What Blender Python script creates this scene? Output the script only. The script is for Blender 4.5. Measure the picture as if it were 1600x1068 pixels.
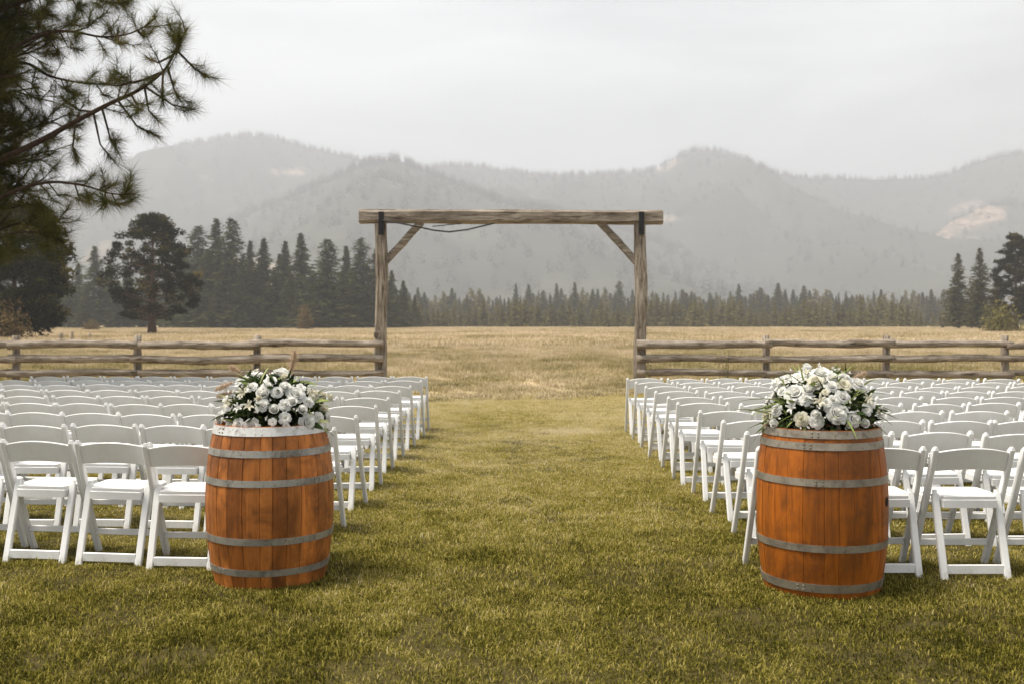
import bpy, bmesh, math, random
import numpy as np
from mathutils import Vector, Matrix, Euler

R = math.radians
for o in list(bpy.data.objects):
    bpy.data.objects.remove(o, do_unlink=True)
scene = bpy.context.scene
COL = scene.collection

# ------------------------------------------------------------------ camera, sky, sun, exposure
CAM_H = 1.39
cam_data = bpy.data.cameras.new('camera')
cam = bpy.data.objects.new('camera', cam_data)
COL.objects.link(cam)
cam.location = (0, 0, CAM_H)
cam.rotation_euler = (R(90), 0, 0)
cam_data.sensor_width = 36.0
cam_data.lens = 36.0
cam_data.shift_y = -29 / 1600
cam_data.clip_start = 0.05
cam_data.clip_end = 20000
cam_data.dof.use_dof = True
cam_data.dof.focus_distance = 6.2
cam_data.dof.aperture_fstop = 4.0
scene.camera = cam

SUN_EL, SUN_AZ = R(64), math.atan2(-0.98, -0.12)      # azimuth measured from +Y towards +X
world = bpy.data.worlds.new('World')
scene.world = world
world.use_nodes = True
wn, wl = world.node_tree.nodes, world.node_tree.links
bg = wn['Background']
sky = wn.new('ShaderNodeTexSky')
sky.sky_type = 'NISHITA'
sky.sun_disc = False
sky.sun_elevation = SUN_EL
sky.sun_rotation = SUN_AZ
sky.dust_density = 6.0
sky.air_density = 1.0
tc = wn.new('ShaderNodeTexCoord')
mp = wn.new('ShaderNodeMapping'); mp.inputs['Scale'].default_value = (1.0, 1.0, 3.2)
nz = wn.new('ShaderNodeTexNoise'); nz.inputs['Scale'].default_value = 2.1; nz.inputs['Detail'].default_value = 5
nz.inputs['Roughness'].default_value = 0.55; nz.inputs['Distortion'].default_value = 0.6
rp = wn.new('ShaderNodeValToRGB')
rp.color_ramp.elements[0].position = 0.36; rp.color_ramp.elements[0].color = (6.6, 6.85, 6.9, 1)
rp.color_ramp.elements[1].position = 0.66; rp.color_ramp.elements[1].color = (10.2, 10.4, 10.35, 1)
mx = wn.new('ShaderNodeMixRGB'); mx.inputs[0].default_value = 0.88       # overcast: cloud deck hides nearly all of the blue
wl.new(tc.outputs['Generated'], mp.inputs['Vector'])
wl.new(mp.outputs[0], nz.inputs['Vector'])
wl.new(nz.outputs['Fac'], rp.inputs[0])
wl.new(sky.outputs[0], mx.inputs[1])
wl.new(rp.outputs[0], mx.inputs[2])
wl.new(mx.outputs[0], bg.inputs['Color'])
bg.inputs['Strength'].default_value = 0.068

sun_d = bpy.data.lights.new('sun', 'SUN')
sun_d.energy = 4.2
sun_d.angle = R(18)
sun_d.color = (1.0, 0.94, 0.84)
sun = bpy.data.objects.new('sun', sun_d)
COL.objects.link(sun)
sdir = Vector((math.sin(SUN_AZ) * math.cos(SUN_EL), math.cos(SUN_AZ) * math.cos(SUN_EL), math.sin(SUN_EL)))
sun.rotation_euler = sdir.to_track_quat('Z', 'Y').to_euler()
sun.location = (-20, 10, 40)

vs = scene.view_settings
vs.view_transform = 'Standard'
vs.look = 'None'
vs.exposure = 0.84
vs.gamma = 1.0
vs.use_curve_mapping = False
scene.render.engine = 'CYCLES'
cy = scene.cycles
cy.use_denoising = True
cy.max_bounces = 5
cy.diffuse_bounces = 2
cy.glossy_bounces = 2
cy.transmission_bounces = 3
cy.transparent_max_bounces = 6
cy.volume_bounces = 1
cy.sample_clamp_indirect = 4.0
cy.use_adaptive_sampling = True
cy.adaptive_threshold = 0.02

rng = np.random.RandomState(11)
random.seed(7)


# ------------------------------------------------------------------ helpers
def P(px, py, d):
    """a place in the world from where it is seen, at its real distance d"""
    return Vector(((px - 800) / 1600 * d, d, CAM_H + (505 - py) / 1600 * d))


class MB:
    def __init__(s):
        s.v, s.f = [], []

    def add(s, vs_, fs_):
        n = len(s.v)
        s.v.extend([tuple(p) for p in vs_])
        s.f.extend([tuple(i + n for i in f) for f in fs_])

    def box(s, c, size, M=None, taper=1.0):
        x, y, z = [q / 2 for q in size]
        pts = []
        for sz in (-1, 1):
            t = taper if sz > 0 else 1.0
            for sx, sy in ((-1, -1), (1, -1), (1, 1), (-1, 1)):
                p = Vector((sx * x * t, sy * y * t, sz * z))
                if M is not None:
                    p = M @ p
                pts.append(p + Vector(c))
        s.add(pts, [(3, 2, 1, 0), (4, 5, 6, 7), (0, 1, 5, 4), (1, 2, 6, 5), (2, 3, 7, 6), (3, 0, 4, 7)])

    def bar(s, a, b, w, t, up=(0, 0, 1), chamfer=0.15):
        """straight bar a->b, section w (sideways) x t, chamfered edges"""
        a, b = Vector(a), Vector(b)
        d = (b - a).normalized()
        u = Vector(up)
        sx = d.cross(u)
        if sx.length < 1e-4:
            sx = d.cross(Vector((0, 1, 0)))
        sx.normalize()
        sy = sx.cross(d).normalized()
        c = min(w, t) * chamfer
        x, y = w / 2, t / 2
        sec = [(-x + c, -y), (x - c, -y), (x, -y + c), (x, y - c), (x - c, y), (-x + c, y), (-x, y - c), (-x, -y + c)]
        pts = [a + sx * p + sy * q for p, q in sec] + [b + sx * p + sy * q for p, q in sec]
        fs = [tuple(range(7, -1, -1)), tuple(range(8, 16))]
        for i in range(8):
            j = (i + 1) % 8
            fs.append((i, j, j + 8, i + 8))
        s.add(pts, fs)

    def tube(s, pts, rad, sides=6, cap=True, squash=None):
        pts = [Vector(p) for p in pts]
        n = len(pts)
        rings = []
        prev = None
        for i, p in enumerate(pts):
            d = (pts[min(i + 1, n - 1)] - pts[max(i - 1, 0)]).normalized()
            ref = Vector((0, 0, 1)) if abs(d.z) < 0.9 else Vector((1, 0, 0))
            sx = d.cross(ref).normalized() if prev is None else (prev - d * prev.dot(d)).normalized()
            prev = sx
            sy = d.cross(sx)
            r = rad[i] if hasattr(rad, '__len__') else rad
            ring = []
            for k in range(sides):
                a = 2 * math.pi * k / sides
                rr = r
                if squash is not None:
                    rr = r * squash(i, k)
                ring.append(p + (sx * math.cos(a) + sy * math.sin(a)) * rr)
            rings.append(ring)
        vs_, fs = [], []
        for ring in rings:
            vs_ += ring
        for i in range(n - 1):
            for k in range(sides):
                k2 = (k + 1) % sides
                fs.append((i * sides + k, i * sides + k2, (i + 1) * sides + k2, (i + 1) * sides + k))
        if cap:
            fs.append(tuple(range(sides - 1, -1, -1)))
            fs.append(tuple((n - 1) * sides + k for k in range(sides)))
        s.add(vs_, fs)

    def mesh(s, name, mat, smooth=False):
        m = bpy.data.meshes.new(name)
        m.from_pydata(s.v, [], s.f)
        if mat:
            m.materials.append(mat)
        if smooth:
            m.polygons.foreach_set('use_smooth', np.ones(len(m.polygons), dtype=bool))
        m.update()
        return m

    def build(s, name, mat, parent=None, smooth=False):
        return link(name, s.mesh(name, mat, smooth), parent)


def link(name, data, parent=None):
    o = bpy.data.objects.new(name, data)
    COL.objects.link(o)
    if parent is not None:
        o.parent = parent
    return o


def empty(name, loc=(0, 0, 0), rz=0.0):
    o = bpy.data.objects.new(name, None)
    COL.objects.link(o)
    o.location = loc
    o.rotation_euler = (0, 0, rz)
    o.empty_display_size = 0.1
    return o


def tag(o, label=None, cat=None, group=None, kind=None):
    if label: o['label'] = label
    if cat: o['category'] = cat
    if group: o['group'] = group
    if kind: o['kind'] = kind
    return o


def copy_tree(o, parent=None):
    c = o.copy()
    COL.objects.link(c)
    c.parent = parent
    for ch in KIDS.get(o.name, []):
        copy_tree(ch, c)
    return c


KIDS = {}


def kids_of(root):
    """remember the children once (obj.children walks the whole file)"""
    for o in bpy.data.objects:
        if o.parent is not None:
            KIDS.setdefault(o.parent.name, [])
            if o not in KIDS[o.parent.name]:
                KIDS[o.parent.name].append(o)


def np_mesh(name, V, F, mat, attr=None, smooth=False):
    """V (n,3) float, F (m,k) int of equal-sized faces, attr (n,) float per vertex called rnd"""
    m = bpy.data.meshes.new(name)
    k = F.shape[1]
    m.vertices.add(len(V)); m.loops.add(F.size); m.polygons.add(len(F))
    m.vertices.foreach_set('co', np.ascontiguousarray(V, dtype=np.float32).ravel())
    m.loops.foreach_set('vertex_index', np.ascontiguousarray(F, dtype=np.int32).ravel())
    m.polygons.foreach_set('loop_start', np.arange(0, F.size, k, dtype=np.int32))
    m.polygons.foreach_set('loop_total', np.full(len(F), k, dtype=np.int32))
    if attr is not None:
        a = m.attributes.new('rnd', 'FLOAT', 'POINT')
        a.data.foreach_set('value', np.ascontiguousarray(attr, dtype=np.float32))
    if mat:
        m.materials.append(mat)
    m.update(calc_edges=True)
    m.validate()
    if smooth:
        m.polygons.foreach_set('use_smooth', np.ones(len(m.polygons), dtype=bool))
    return m


def scatter(name, pts, rz, sc, idx, meshes, tilt=None):
    """one object: instances of the source meshes on points"""
    src = bpy.data.collections.new(name + '_sources')
    for i, m in enumerate(meshes):
        so = bpy.data.objects.new('%s_source_%02d' % (name, i), m)
        src.objects.link(so)
    m = bpy.data.meshes.new(name)
    m.vertices.add(len(pts))
    m.vertices.foreach_set('co', np.asarray(pts, dtype=np.float32).ravel())
    a = m.attributes.new('rot', 'FLOAT_VECTOR', 'POINT')
    rv = np.zeros((len(pts), 3), dtype=np.float32); rv[:, 2] = rz
    if tilt is not None:
        rv[:, :2] = tilt
    a.data.foreach_set('vector', rv.ravel())
    a = m.attributes.new('scl', 'FLOAT_VECTOR', 'POINT')
    s3 = np.asarray(sc, dtype=np.float32)
    if s3.ndim == 1:
        s3 = np.stack([s3, s3, s3], 1)
    a.data.foreach_set('vector', np.ascontiguousarray(s3, dtype=np.float32).ravel())
    a = m.attributes.new('idx', 'INT', 'POINT')
    a.data.foreach_set('value', np.asarray(idx, dtype=np.int32))
    m.update()
    o = link(name, m)
    ng = bpy.data.node_groups.new(name + '_nodes', 'GeometryNodeTree')
    ng.interface.new_socket('Geometry', in_out='INPUT', socket_type='NodeSocketGeometry')
    ng.interface.new_socket('Geometry', in_out='OUTPUT', socket_type='NodeSocketGeometry')
    N, L = ng.nodes, ng.links
    gi, go = N.new('NodeGroupInput'), N.new('NodeGroupOutput')
    ci = N.new('GeometryNodeCollectionInfo')
    ci.inputs['Collection'].default_value = src
    ci.inputs['Separate Children'].default_value = True
    ci.inputs['Reset Children'].default_value = True
    iop = N.new('GeometryNodeInstanceOnPoints')
    iop.inputs['Pick Instance'].default_value = True

    def na(nm, ty):
        n = N.new('GeometryNodeInputNamedAttribute'); n.data_type = ty
        n.inputs['Name'].default_value = nm
        return n.outputs['Attribute']
    L.new(gi.outputs[0], iop.inputs['Points'])
    L.new(ci.outputs[0], iop.inputs['Instance'])
    L.new(na('idx', 'INT'), iop.inputs['Instance Index'])
    e2r = N.new('FunctionNodeEulerToRotation')
    L.new(na('rot', 'FLOAT_VECTOR'), e2r.inputs[0])
    L.new(e2r.outputs[0], iop.inputs['Rotation'])
    L.new(na('scl', 'FLOAT_VECTOR'), iop.inputs['Scale'])
    L.new(iop.outputs[0], go.inputs[0])
    md = o.modifiers.new('scatter', 'NODES')
    md.node_group = ng
    return o


# ------------------------------------------------------------------ materials
class NT:
    def __init__(s, name):
        s.m = bpy.data.materials.new(name)
        s.m.use_nodes = True
        s.n, s.l = s.m.node_tree.nodes, s.m.node_tree.links
        s.b = s.n['Principled BSDF']
        s.out = s.n['Material Output']

    def new(s, t, **kw):
        n = s.n.new(t)
        for k, v in kw.items():
            n.inputs[k].default_value = v
        return n

    def coord(s, which='Object', scale=(1, 1, 1)):
        t = s.n.new('ShaderNodeTexCoord')
        m = s.n.new('ShaderNodeMapping')
        m.inputs['Scale'].default_value = scale
        s.l.new(t.outputs[which], m.inputs['Vector'])
        return m.outputs[0]

    def pos(s, scale=(1, 1, 1)):
        t = s.n.new('ShaderNodeNewGeometry')
        m = s.n.new('ShaderNodeMapping')
        m.inputs['Scale'].default_value = scale
        s.l.new(t.outputs['Position'], m.inputs['Vector'])
        return m.outputs[0]

    def noise(s, vec, scale, detail=4, rough=0.55, dist=0.0):
        n = s.new('ShaderNodeTexNoise', Scale=scale, Detail=detail, Roughness=rough, Distortion=dist)
        s.l.new(vec, n.inputs['Vector'])
        return n.outputs['Fac']

    def ramp(s, fac, stops):
        r = s.n.new('ShaderNodeValToRGB')
        e = r.color_ramp.elements
        while len(e) < len(stops):
            e.new(0.5)
        for i, (p, c) in enumerate(stops):
            e[i].position = p
            e[i].color = (c[0], c[1], c[2], 1) if hasattr(c, '__len__') else (c, c, c, 1)
        s.l.new(fac, r.inputs[0])
        return r.outputs[0]

    def mix(s, fac, a, b, mode='MIX'):
        n = s.n.new('ShaderNodeMixRGB'); n.blend_type = mode
        for sock, v in ((n.inputs[0], fac), (n.inputs[1], a), (n.inputs[2], b)):
            if hasattr(v, 'is_linked') or hasattr(v, 'links'):
                s.l.new(v, sock)
            elif hasattr(v, '__len__'):
                sock.default_value = (v[0], v[1], v[2], 1)
            else:
                sock.default_value = v if sock.type == 'VALUE' else (v, v, v, 1)
        return n.outputs[0]

    def math(s, op, a, b=0.0):
        n = s.n.new('ShaderNodeMath'); n.operation = op
        for i, v in enumerate((a, b)):
            if hasattr(v, 'links'):
                s.l.new(v, n.inputs[i])
            else:
                n.inputs[i].default_value = v
        return n.outputs[0]

    def attr(s, name):
        a = s.n.new('ShaderNodeAttribute'); a.attribute_name = name
        return a.outputs['Fac']

    def objrand(s):
        return s.n.new('ShaderNodeObjectInfo').outputs['Random']

    def bump(s, h, strength=0.3, dist=0.01):
        b = s.new('ShaderNodeBump', Strength=strength, Distance=dist)
        s.l.new(h, b.inputs['Height'])
        s.l.new(b.outputs[0], s.b.inputs['Normal'])

    def color(s, c):
        if hasattr(c, 'links'):
            s.l.new(c, s.b.inputs['Base Color'])
        else:
            s.b.inputs['Base Color'].default_value = (*c, 1)

    def set(s, rough=0.6, spec=0.5, metal=0.0):
        if hasattr(rough, 'links'):
            s.l.new(rough, s.b.inputs['Roughness'])
        else:
            s.b.inputs['Roughness'].default_value = rough
        s.b.inputs['Specular IOR Level'].default_value = spec
        s.b.inputs['Metallic'].default_value = metal
        return s.m

    def leafy(s, color, trans=0.35):
        """thin leaf: diffuse both sides plus light coming through"""
        d = s.n.new('ShaderNodeBsdfDiffuse'); t = s.n.new('ShaderNodeBsdfTranslucent')
        mxs = s.n.new('ShaderNodeMixShader'); mxs.inputs[0].default_value = trans
        s.l.new(color, d.inputs['Color']); s.l.new(color, t.inputs['Color'])
        s.l.new(d.outputs[0], mxs.inputs[1]); s.l.new(t.outputs[0], mxs.inputs[2])
        s.l.new(mxs.outputs[0], s.out.inputs['Surface'])
        s.n.remove(s.b)
        return s.m


def mat_lawn_blade():
    t = NT('lawn_grass')
    big = t.noise(t.pos((0.55, 0.38, 0.5)), 1.0, 4, 0.6, 0.4)
    mid = t.noise(t.pos((1, 1, 1)), 3.2, 4, 0.65)
    fac = t.math('ADD', t.math('MULTIPLY', big, 0.55), t.math('MULTIPLY', mid, 0.45))
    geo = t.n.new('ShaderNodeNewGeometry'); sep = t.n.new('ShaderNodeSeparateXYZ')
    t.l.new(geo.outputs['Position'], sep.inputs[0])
    mr = t.n.new('ShaderNodeMapRange')                    # drier towards the meadow; foreground vignette darkening painted into the near end
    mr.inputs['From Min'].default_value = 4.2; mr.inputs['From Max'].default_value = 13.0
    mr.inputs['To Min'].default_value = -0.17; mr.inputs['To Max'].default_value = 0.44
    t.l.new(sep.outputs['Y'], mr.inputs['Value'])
    a = t.attr('rnd')
    # worn dry patch in the aisle
    wx = t.math('MULTIPLY', t.math('SUBTRACT', sep.outputs['X'], 0.75), 1.1); wy = t.math('MULTIPLY', t.math('SUBTRACT', sep.outputs['Y'], 13.2), 1.3)
    wd = t.math('SQRT', t.math('ADD', t.math('MULTIPLY', wx, wx), t.math('MULTIPLY', wy, wy)))
    worn = t.ramp(t.math('ADD', wd, t.math('MULTIPLY', mid, 0.6)), [(0.45, 0.55), (1.0, 0.0)])
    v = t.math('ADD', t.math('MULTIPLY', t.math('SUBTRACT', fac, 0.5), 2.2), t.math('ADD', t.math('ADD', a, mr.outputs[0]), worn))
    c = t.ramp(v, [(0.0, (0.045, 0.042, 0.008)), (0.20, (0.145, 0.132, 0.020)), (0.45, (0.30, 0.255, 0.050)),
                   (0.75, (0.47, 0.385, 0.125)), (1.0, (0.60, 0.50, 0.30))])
    return t.leafy(c, 0.36)


def mat_meadow_blade():
    t = NT('meadow_grass')
    geo = t.n.new('ShaderNodeNewGeometry'); sep = t.n.new('ShaderNodeSeparateXYZ')
    t.l.new(geo.outputs['Position'], sep.inputs[0])
    mr = t.n.new('ShaderNodeMapRange')                    # still green near the watered lawn
    mr.inputs['From Min'].default_value = 19.0; mr.inputs['From Max'].default_value = 60.0
    mr.inputs['To Min'].default_value = 0.0; mr.inputs['To Max'].default_value = 0.2
    t.l.new(sep.outputs['Y'], mr.inputs['Value'])
    big = t.noise(t.pos((0.10, 0.06, 0.1)), 1.0, 4, 0.6, 0.5)
    mid = t.noise(t.pos((0.5, 0.35, 0.5)), 1.0, 3, 0.6)
    fac = t.math('ADD', t.math('MULTIPLY', big, 0.6), t.math('MULTIPLY', mid, 0.4))
    a = t.attr('rnd')
    v = t.math('ADD', t.math('MULTIPLY', t.math('SUBTRACT', fac, 0.5), 2.4), t.math('ADD', t.math('MULTIPLY', a, 0.6), mr.outputs[0]))
    c = t.ramp(v, [(0.0, (0.16, 0.145, 0.045)), (0.20, (0.30, 0.25, 0.12)), (0.5, (0.52, 0.42, 0.285)), (1.0, (0.74, 0.61, 0.46))])
    return t.leafy(c, 0.3)


def mat_ground():
    t = NT('soil_thatch')
    near = t.noise(t.pos(), 9.0, 5, 0.7)
    lawn = t.ramp(near, [(0.25, (0.025, 0.020, 0.008)), (0.55, (0.065, 0.052, 0.016)), (0.8, (0.13, 0.10, 0.042))])
    f1 = t.noise(t.pos((0.35, 0.2, 1)), 1.0, 6, 0.65, 0.5)
    f2 = t.noise(t.pos((0.03, 0.012, 1)), 1.0, 4, 0.6, 0.5)
    f = t.math('ADD', t.math('MULTIPLY', f1, 0.5), t.math('MULTIPLY', f2, 0.5))
    field = t.ramp(f, [(0.32, (0.24, 0.19, 0.08)), (0.5, (0.45, 0.35, 0.20)), (0.68, (0.60, 0.48, 0.32))])
    geo = t.n.new('ShaderNodeNewGeometry'); sep = t.n.new('ShaderNodeSeparateXYZ')
    t.l.new(geo.outputs['Position'], sep.inputs[0])
    edge = t.math('ADD', sep.outputs['Y'], t.math('MULTIPLY', t.noise(t.pos(), 0.45, 3), 6.0))
    mr = t.n.new('ShaderNodeMapRange')
    mr.inputs['From Min'].default_value = 20.0; mr.inputs['From Max'].default_value = 24.5
    t.l.new(edge, mr.inputs['Value'])
    t.color(t.mix(mr.outputs[0], lawn, field))
    t.bump(near, 0.6, 0.03)
    return t.set(0.95, 0.1)


def mat_wood_weathered(name='weathered_log', warm=0.0):
    t = NT(name)
    co = t.coord('Object')
    r = t.objrand()
    off = t.n.new('ShaderNodeCombineXYZ'); t.l.new(t.math('MULTIPLY', r, 40.0), off.inputs[0])
    va = t.n.new('ShaderNodeVectorMath'); va.operation = 'ADD'
    t.l.new(co, va.inputs[0]); t.l.new(off.outputs[0], va.inputs[1])
    st = t.n.new('ShaderNodeMapping'); st.inputs['Scale'].default_value = (1.2, 14, 14) if name != 'weathered_post' else (14, 14, 1.2)
    t.l.new(va.outputs[0], st.inputs['Vector'])
    g = t.noise(st.outputs[0], 1.6, 6, 0.7, 0.8)
    p = t.noise(va.outputs[0], 1.8, 4, 0.6)
    c1 = t.ramp(g, [(0.34, (0.030, 0.023, 0.016)), (0.43, (0.21, 0.172, 0.135)), (0.56, (0.37, 0.325, 0.275)), (0.75, (0.54, 0.495, 0.44))])
    c2 = t.ramp(p, [(0.35, (0.66, 0.63, 0.59)), (0.65, (1.0, 0.97, 0.93))])
    t.color(t.mix(1.0, c1, c2, 'MULTIPLY'))
    t.bump(g, 0.9, 0.02)
    return t.set(0.85, 0.25)


def mat_barrel(name, base, dark, stain):
    t = NT(name)
    co = t.coord('Object')
    r = t.objrand()
    off = t.n.new('ShaderNodeCombineXYZ'); t.l.new(t.math('MULTIPLY', r, 30.0), off.inputs[2])
    va = t.n.new('ShaderNodeVectorMath'); va.operation = 'ADD'
    t.l.new(co, va.inputs[0]); t.l.new(off.outputs[0], va.inputs[1])
    st = t.n.new('ShaderNodeMapping'); st.inputs['Scale'].default_value = (30, 30, 2.2)
    t.l.new(va.outputs[0], st.inputs['Vector'])
    g = t.noise(st.outputs[0], 1.4, 6, 0.65, 0.5)
    bm = t.n.new('ShaderNodeMapping'); bm.inputs['Scale'].default_value = (6, 6, 3.6)
    t.l.new(co, bm.inputs['Vector'])
    blotch = t.noise(bm.outputs[0], 1.0, 7, 0.68, 0.7)
    low = t.noise(co, 11.0, 4, 0.6)
    c = t.ramp(g, [(0.25, dark), (0.5, base), (0.8, tuple(min(1, q * 1.35) for q in base))])
    tint = t.ramp(r, [(0.0, (0.60, 0.56, 0.56)), (0.5, (0.95, 0.95, 1.0)), (1.0, (1.20, 1.16, 1.25))])
    c = t.mix(1.0, c, tint, 'MULTIPLY')
    # water and wine stains with their own shapes
    sf = t.ramp(blotch, [(0.43, 0.0), (0.66, stain)])
    c = t.mix(sf, c, (0.12, 0.040, 0.010))
    sf2 = t.ramp(low, [(0.55, 0.0), (0.72, 0.6 * stain)])
    c = t.mix(sf2, c, (0.05, 0.022, 0.012))
    t.color(c)
    t.bump(g, 0.25, 0.004)
    ro = t.ramp(g, [(0.2, 0.55), (0.8, 0.38)])
    return t.set(ro, 0.22)


def mat_hoop(name='galvanised_hoop', a=(0.13, 0.12, 0.10), b=(0.33, 0.315, 0.28)):
    t = NT(name)
    co = t.coord('Object')
    n1 = t.noise(co, 7.0, 5, 0.65, 0.6)
    n2 = t.noise(co, 45.0, 3, 0.6)
    c = t.ramp(n1, [(0.3, a), (0.55, b), (0.8, tuple(q * 1.15 for q in b))])
    rust = t.ramp(n2, [(0.56, 0.0), (0.70, 0.65)])
    c = t.mix(rust, c, (0.13, 0.075, 0.04))
    t.color(c)
    t.bump(n2, 0.15, 0.002)
    return t.set(t.ramp(n1, [(0.3, 0.62), (0.7, 0.42)]), 0.5, 0.55)


def mat_plain(name, col, rough=0.6, spec=0.4, var=0.12, scale=12.0, bump=0.0, metal=0.0):
    t = NT(name)
    n = t.noise(t.coord('Object'), scale, 4, 0.6)
    c = t.ramp(n, [(0.3, tuple(q * (1 - var) for q in col)), (0.7, tuple(min(1, q * (1 + var)) for q in col))])
    t.color(c)
    if bump:
        t.bump(n, bump, 0.01)
    return t.set(rough, spec, metal)


def mat_leaf(name, stops, trans=0.3):
    t = NT(name)
    return t.leafy(t.ramp(t.attr('rnd'), stops), trans)


def mat_leaf_obj(name, stops, trans=0.25):
    t = NT(name)
    n = t.noise(t.coord('Object'), 25.0, 3)
    v = t.math('ADD', t.math('MULTIPLY', t.objrand(), 0.7), t.math('MULTIPLY', n, 0.3))
    return t.leafy(t.ramp(v, stops), trans)


def mat_petal(name, inner, outer):
    t = NT(name)
    a = t.attr('rnd')
    n = t.noise(t.coord('Object'), 30.0, 3)
    c = t.ramp(t.math('ADD', t.math('MULTIPLY', a, 0.85), t.math('MULTIPLY', n, 0.15)), [(0.05, inner), (0.5, outer), (1.0, outer)])
    return t.leafy(c, 0.48)


def mat_chair():
    t = NT('white_resin')
    co = t.coord('Object')
    n = t.noise(co, 5.0, 5, 0.65)
    n2 = t.noise(co, 60.0, 3, 0.6)
    c = t.ramp(n, [(0.30, (0.70, 0.69, 0.665)), (0.6, (0.80, 0.795, 0.78))])
    c = t.mix(t.ramp(t.objrand(), [(0.0, 0.0), (1.0, 0.10)]), c, (0.70, 0.67, 0.62))
    d = t.ramp(n2, [(0.66, 0.0), (0.80, 0.25)])
    c = t.mix(d, c, (0.45, 0.42, 0.36))
    sp = t.n.new('ShaderNodeSeparateXYZ'); t.l.new(co, sp.inputs[0])      # grass and mud scuffs on the feet
    low = t.math('MULTIPLY', t.ramp(sp.outputs['Z'], [(0.015, 1.0), (0.075, 0.0)]), t.ramp(t.noise(co, 24.0, 4, 0.65), [(0.48, 0.0), (0.66, 0.5)]))
    t.color(t.mix(low, c, (0.20, 0.17, 0.075)))
    t.bump(n2, 0.08, 0.002)
    return t.set(0.42, 0.4)


def mat_mountain():
    t = NT('forested_slope')
    n = t.noise(t.pos((0.006, 0.006, 0.006)), 1.0, 6, 0.65, 0.4)
    bare = t.noise(t.pos((0.0022, 0.0022, 0.0045)), 1.0, 4, 0.55, 0.8)
    c = t.ramp(n, [(0.3, (0.022, 0.026, 0.020)), (0.6, (0.045, 0.050, 0.036)), (0.8, (0.085, 0.080, 0.058))])
    f = t.ramp(bare, [(0.64, 0.0), (0.70, 0.6)])
    c = t.mix(f, c, (0.34, 0.27, 0.19))
    bk = t.noise(t.pos((0.03, 0.03, 0.03)), 1.0, 5, 0.7)
    c = t.mix(t.math('MULTIPLY', t.attr('rnd'), t.ramp(bk, [(0.38, 0.10), (0.60, 0.9)])), c, (0.40, 0.285, 0.21))
    t.color(c)
    return t.set(0.95, 0.1)


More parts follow.
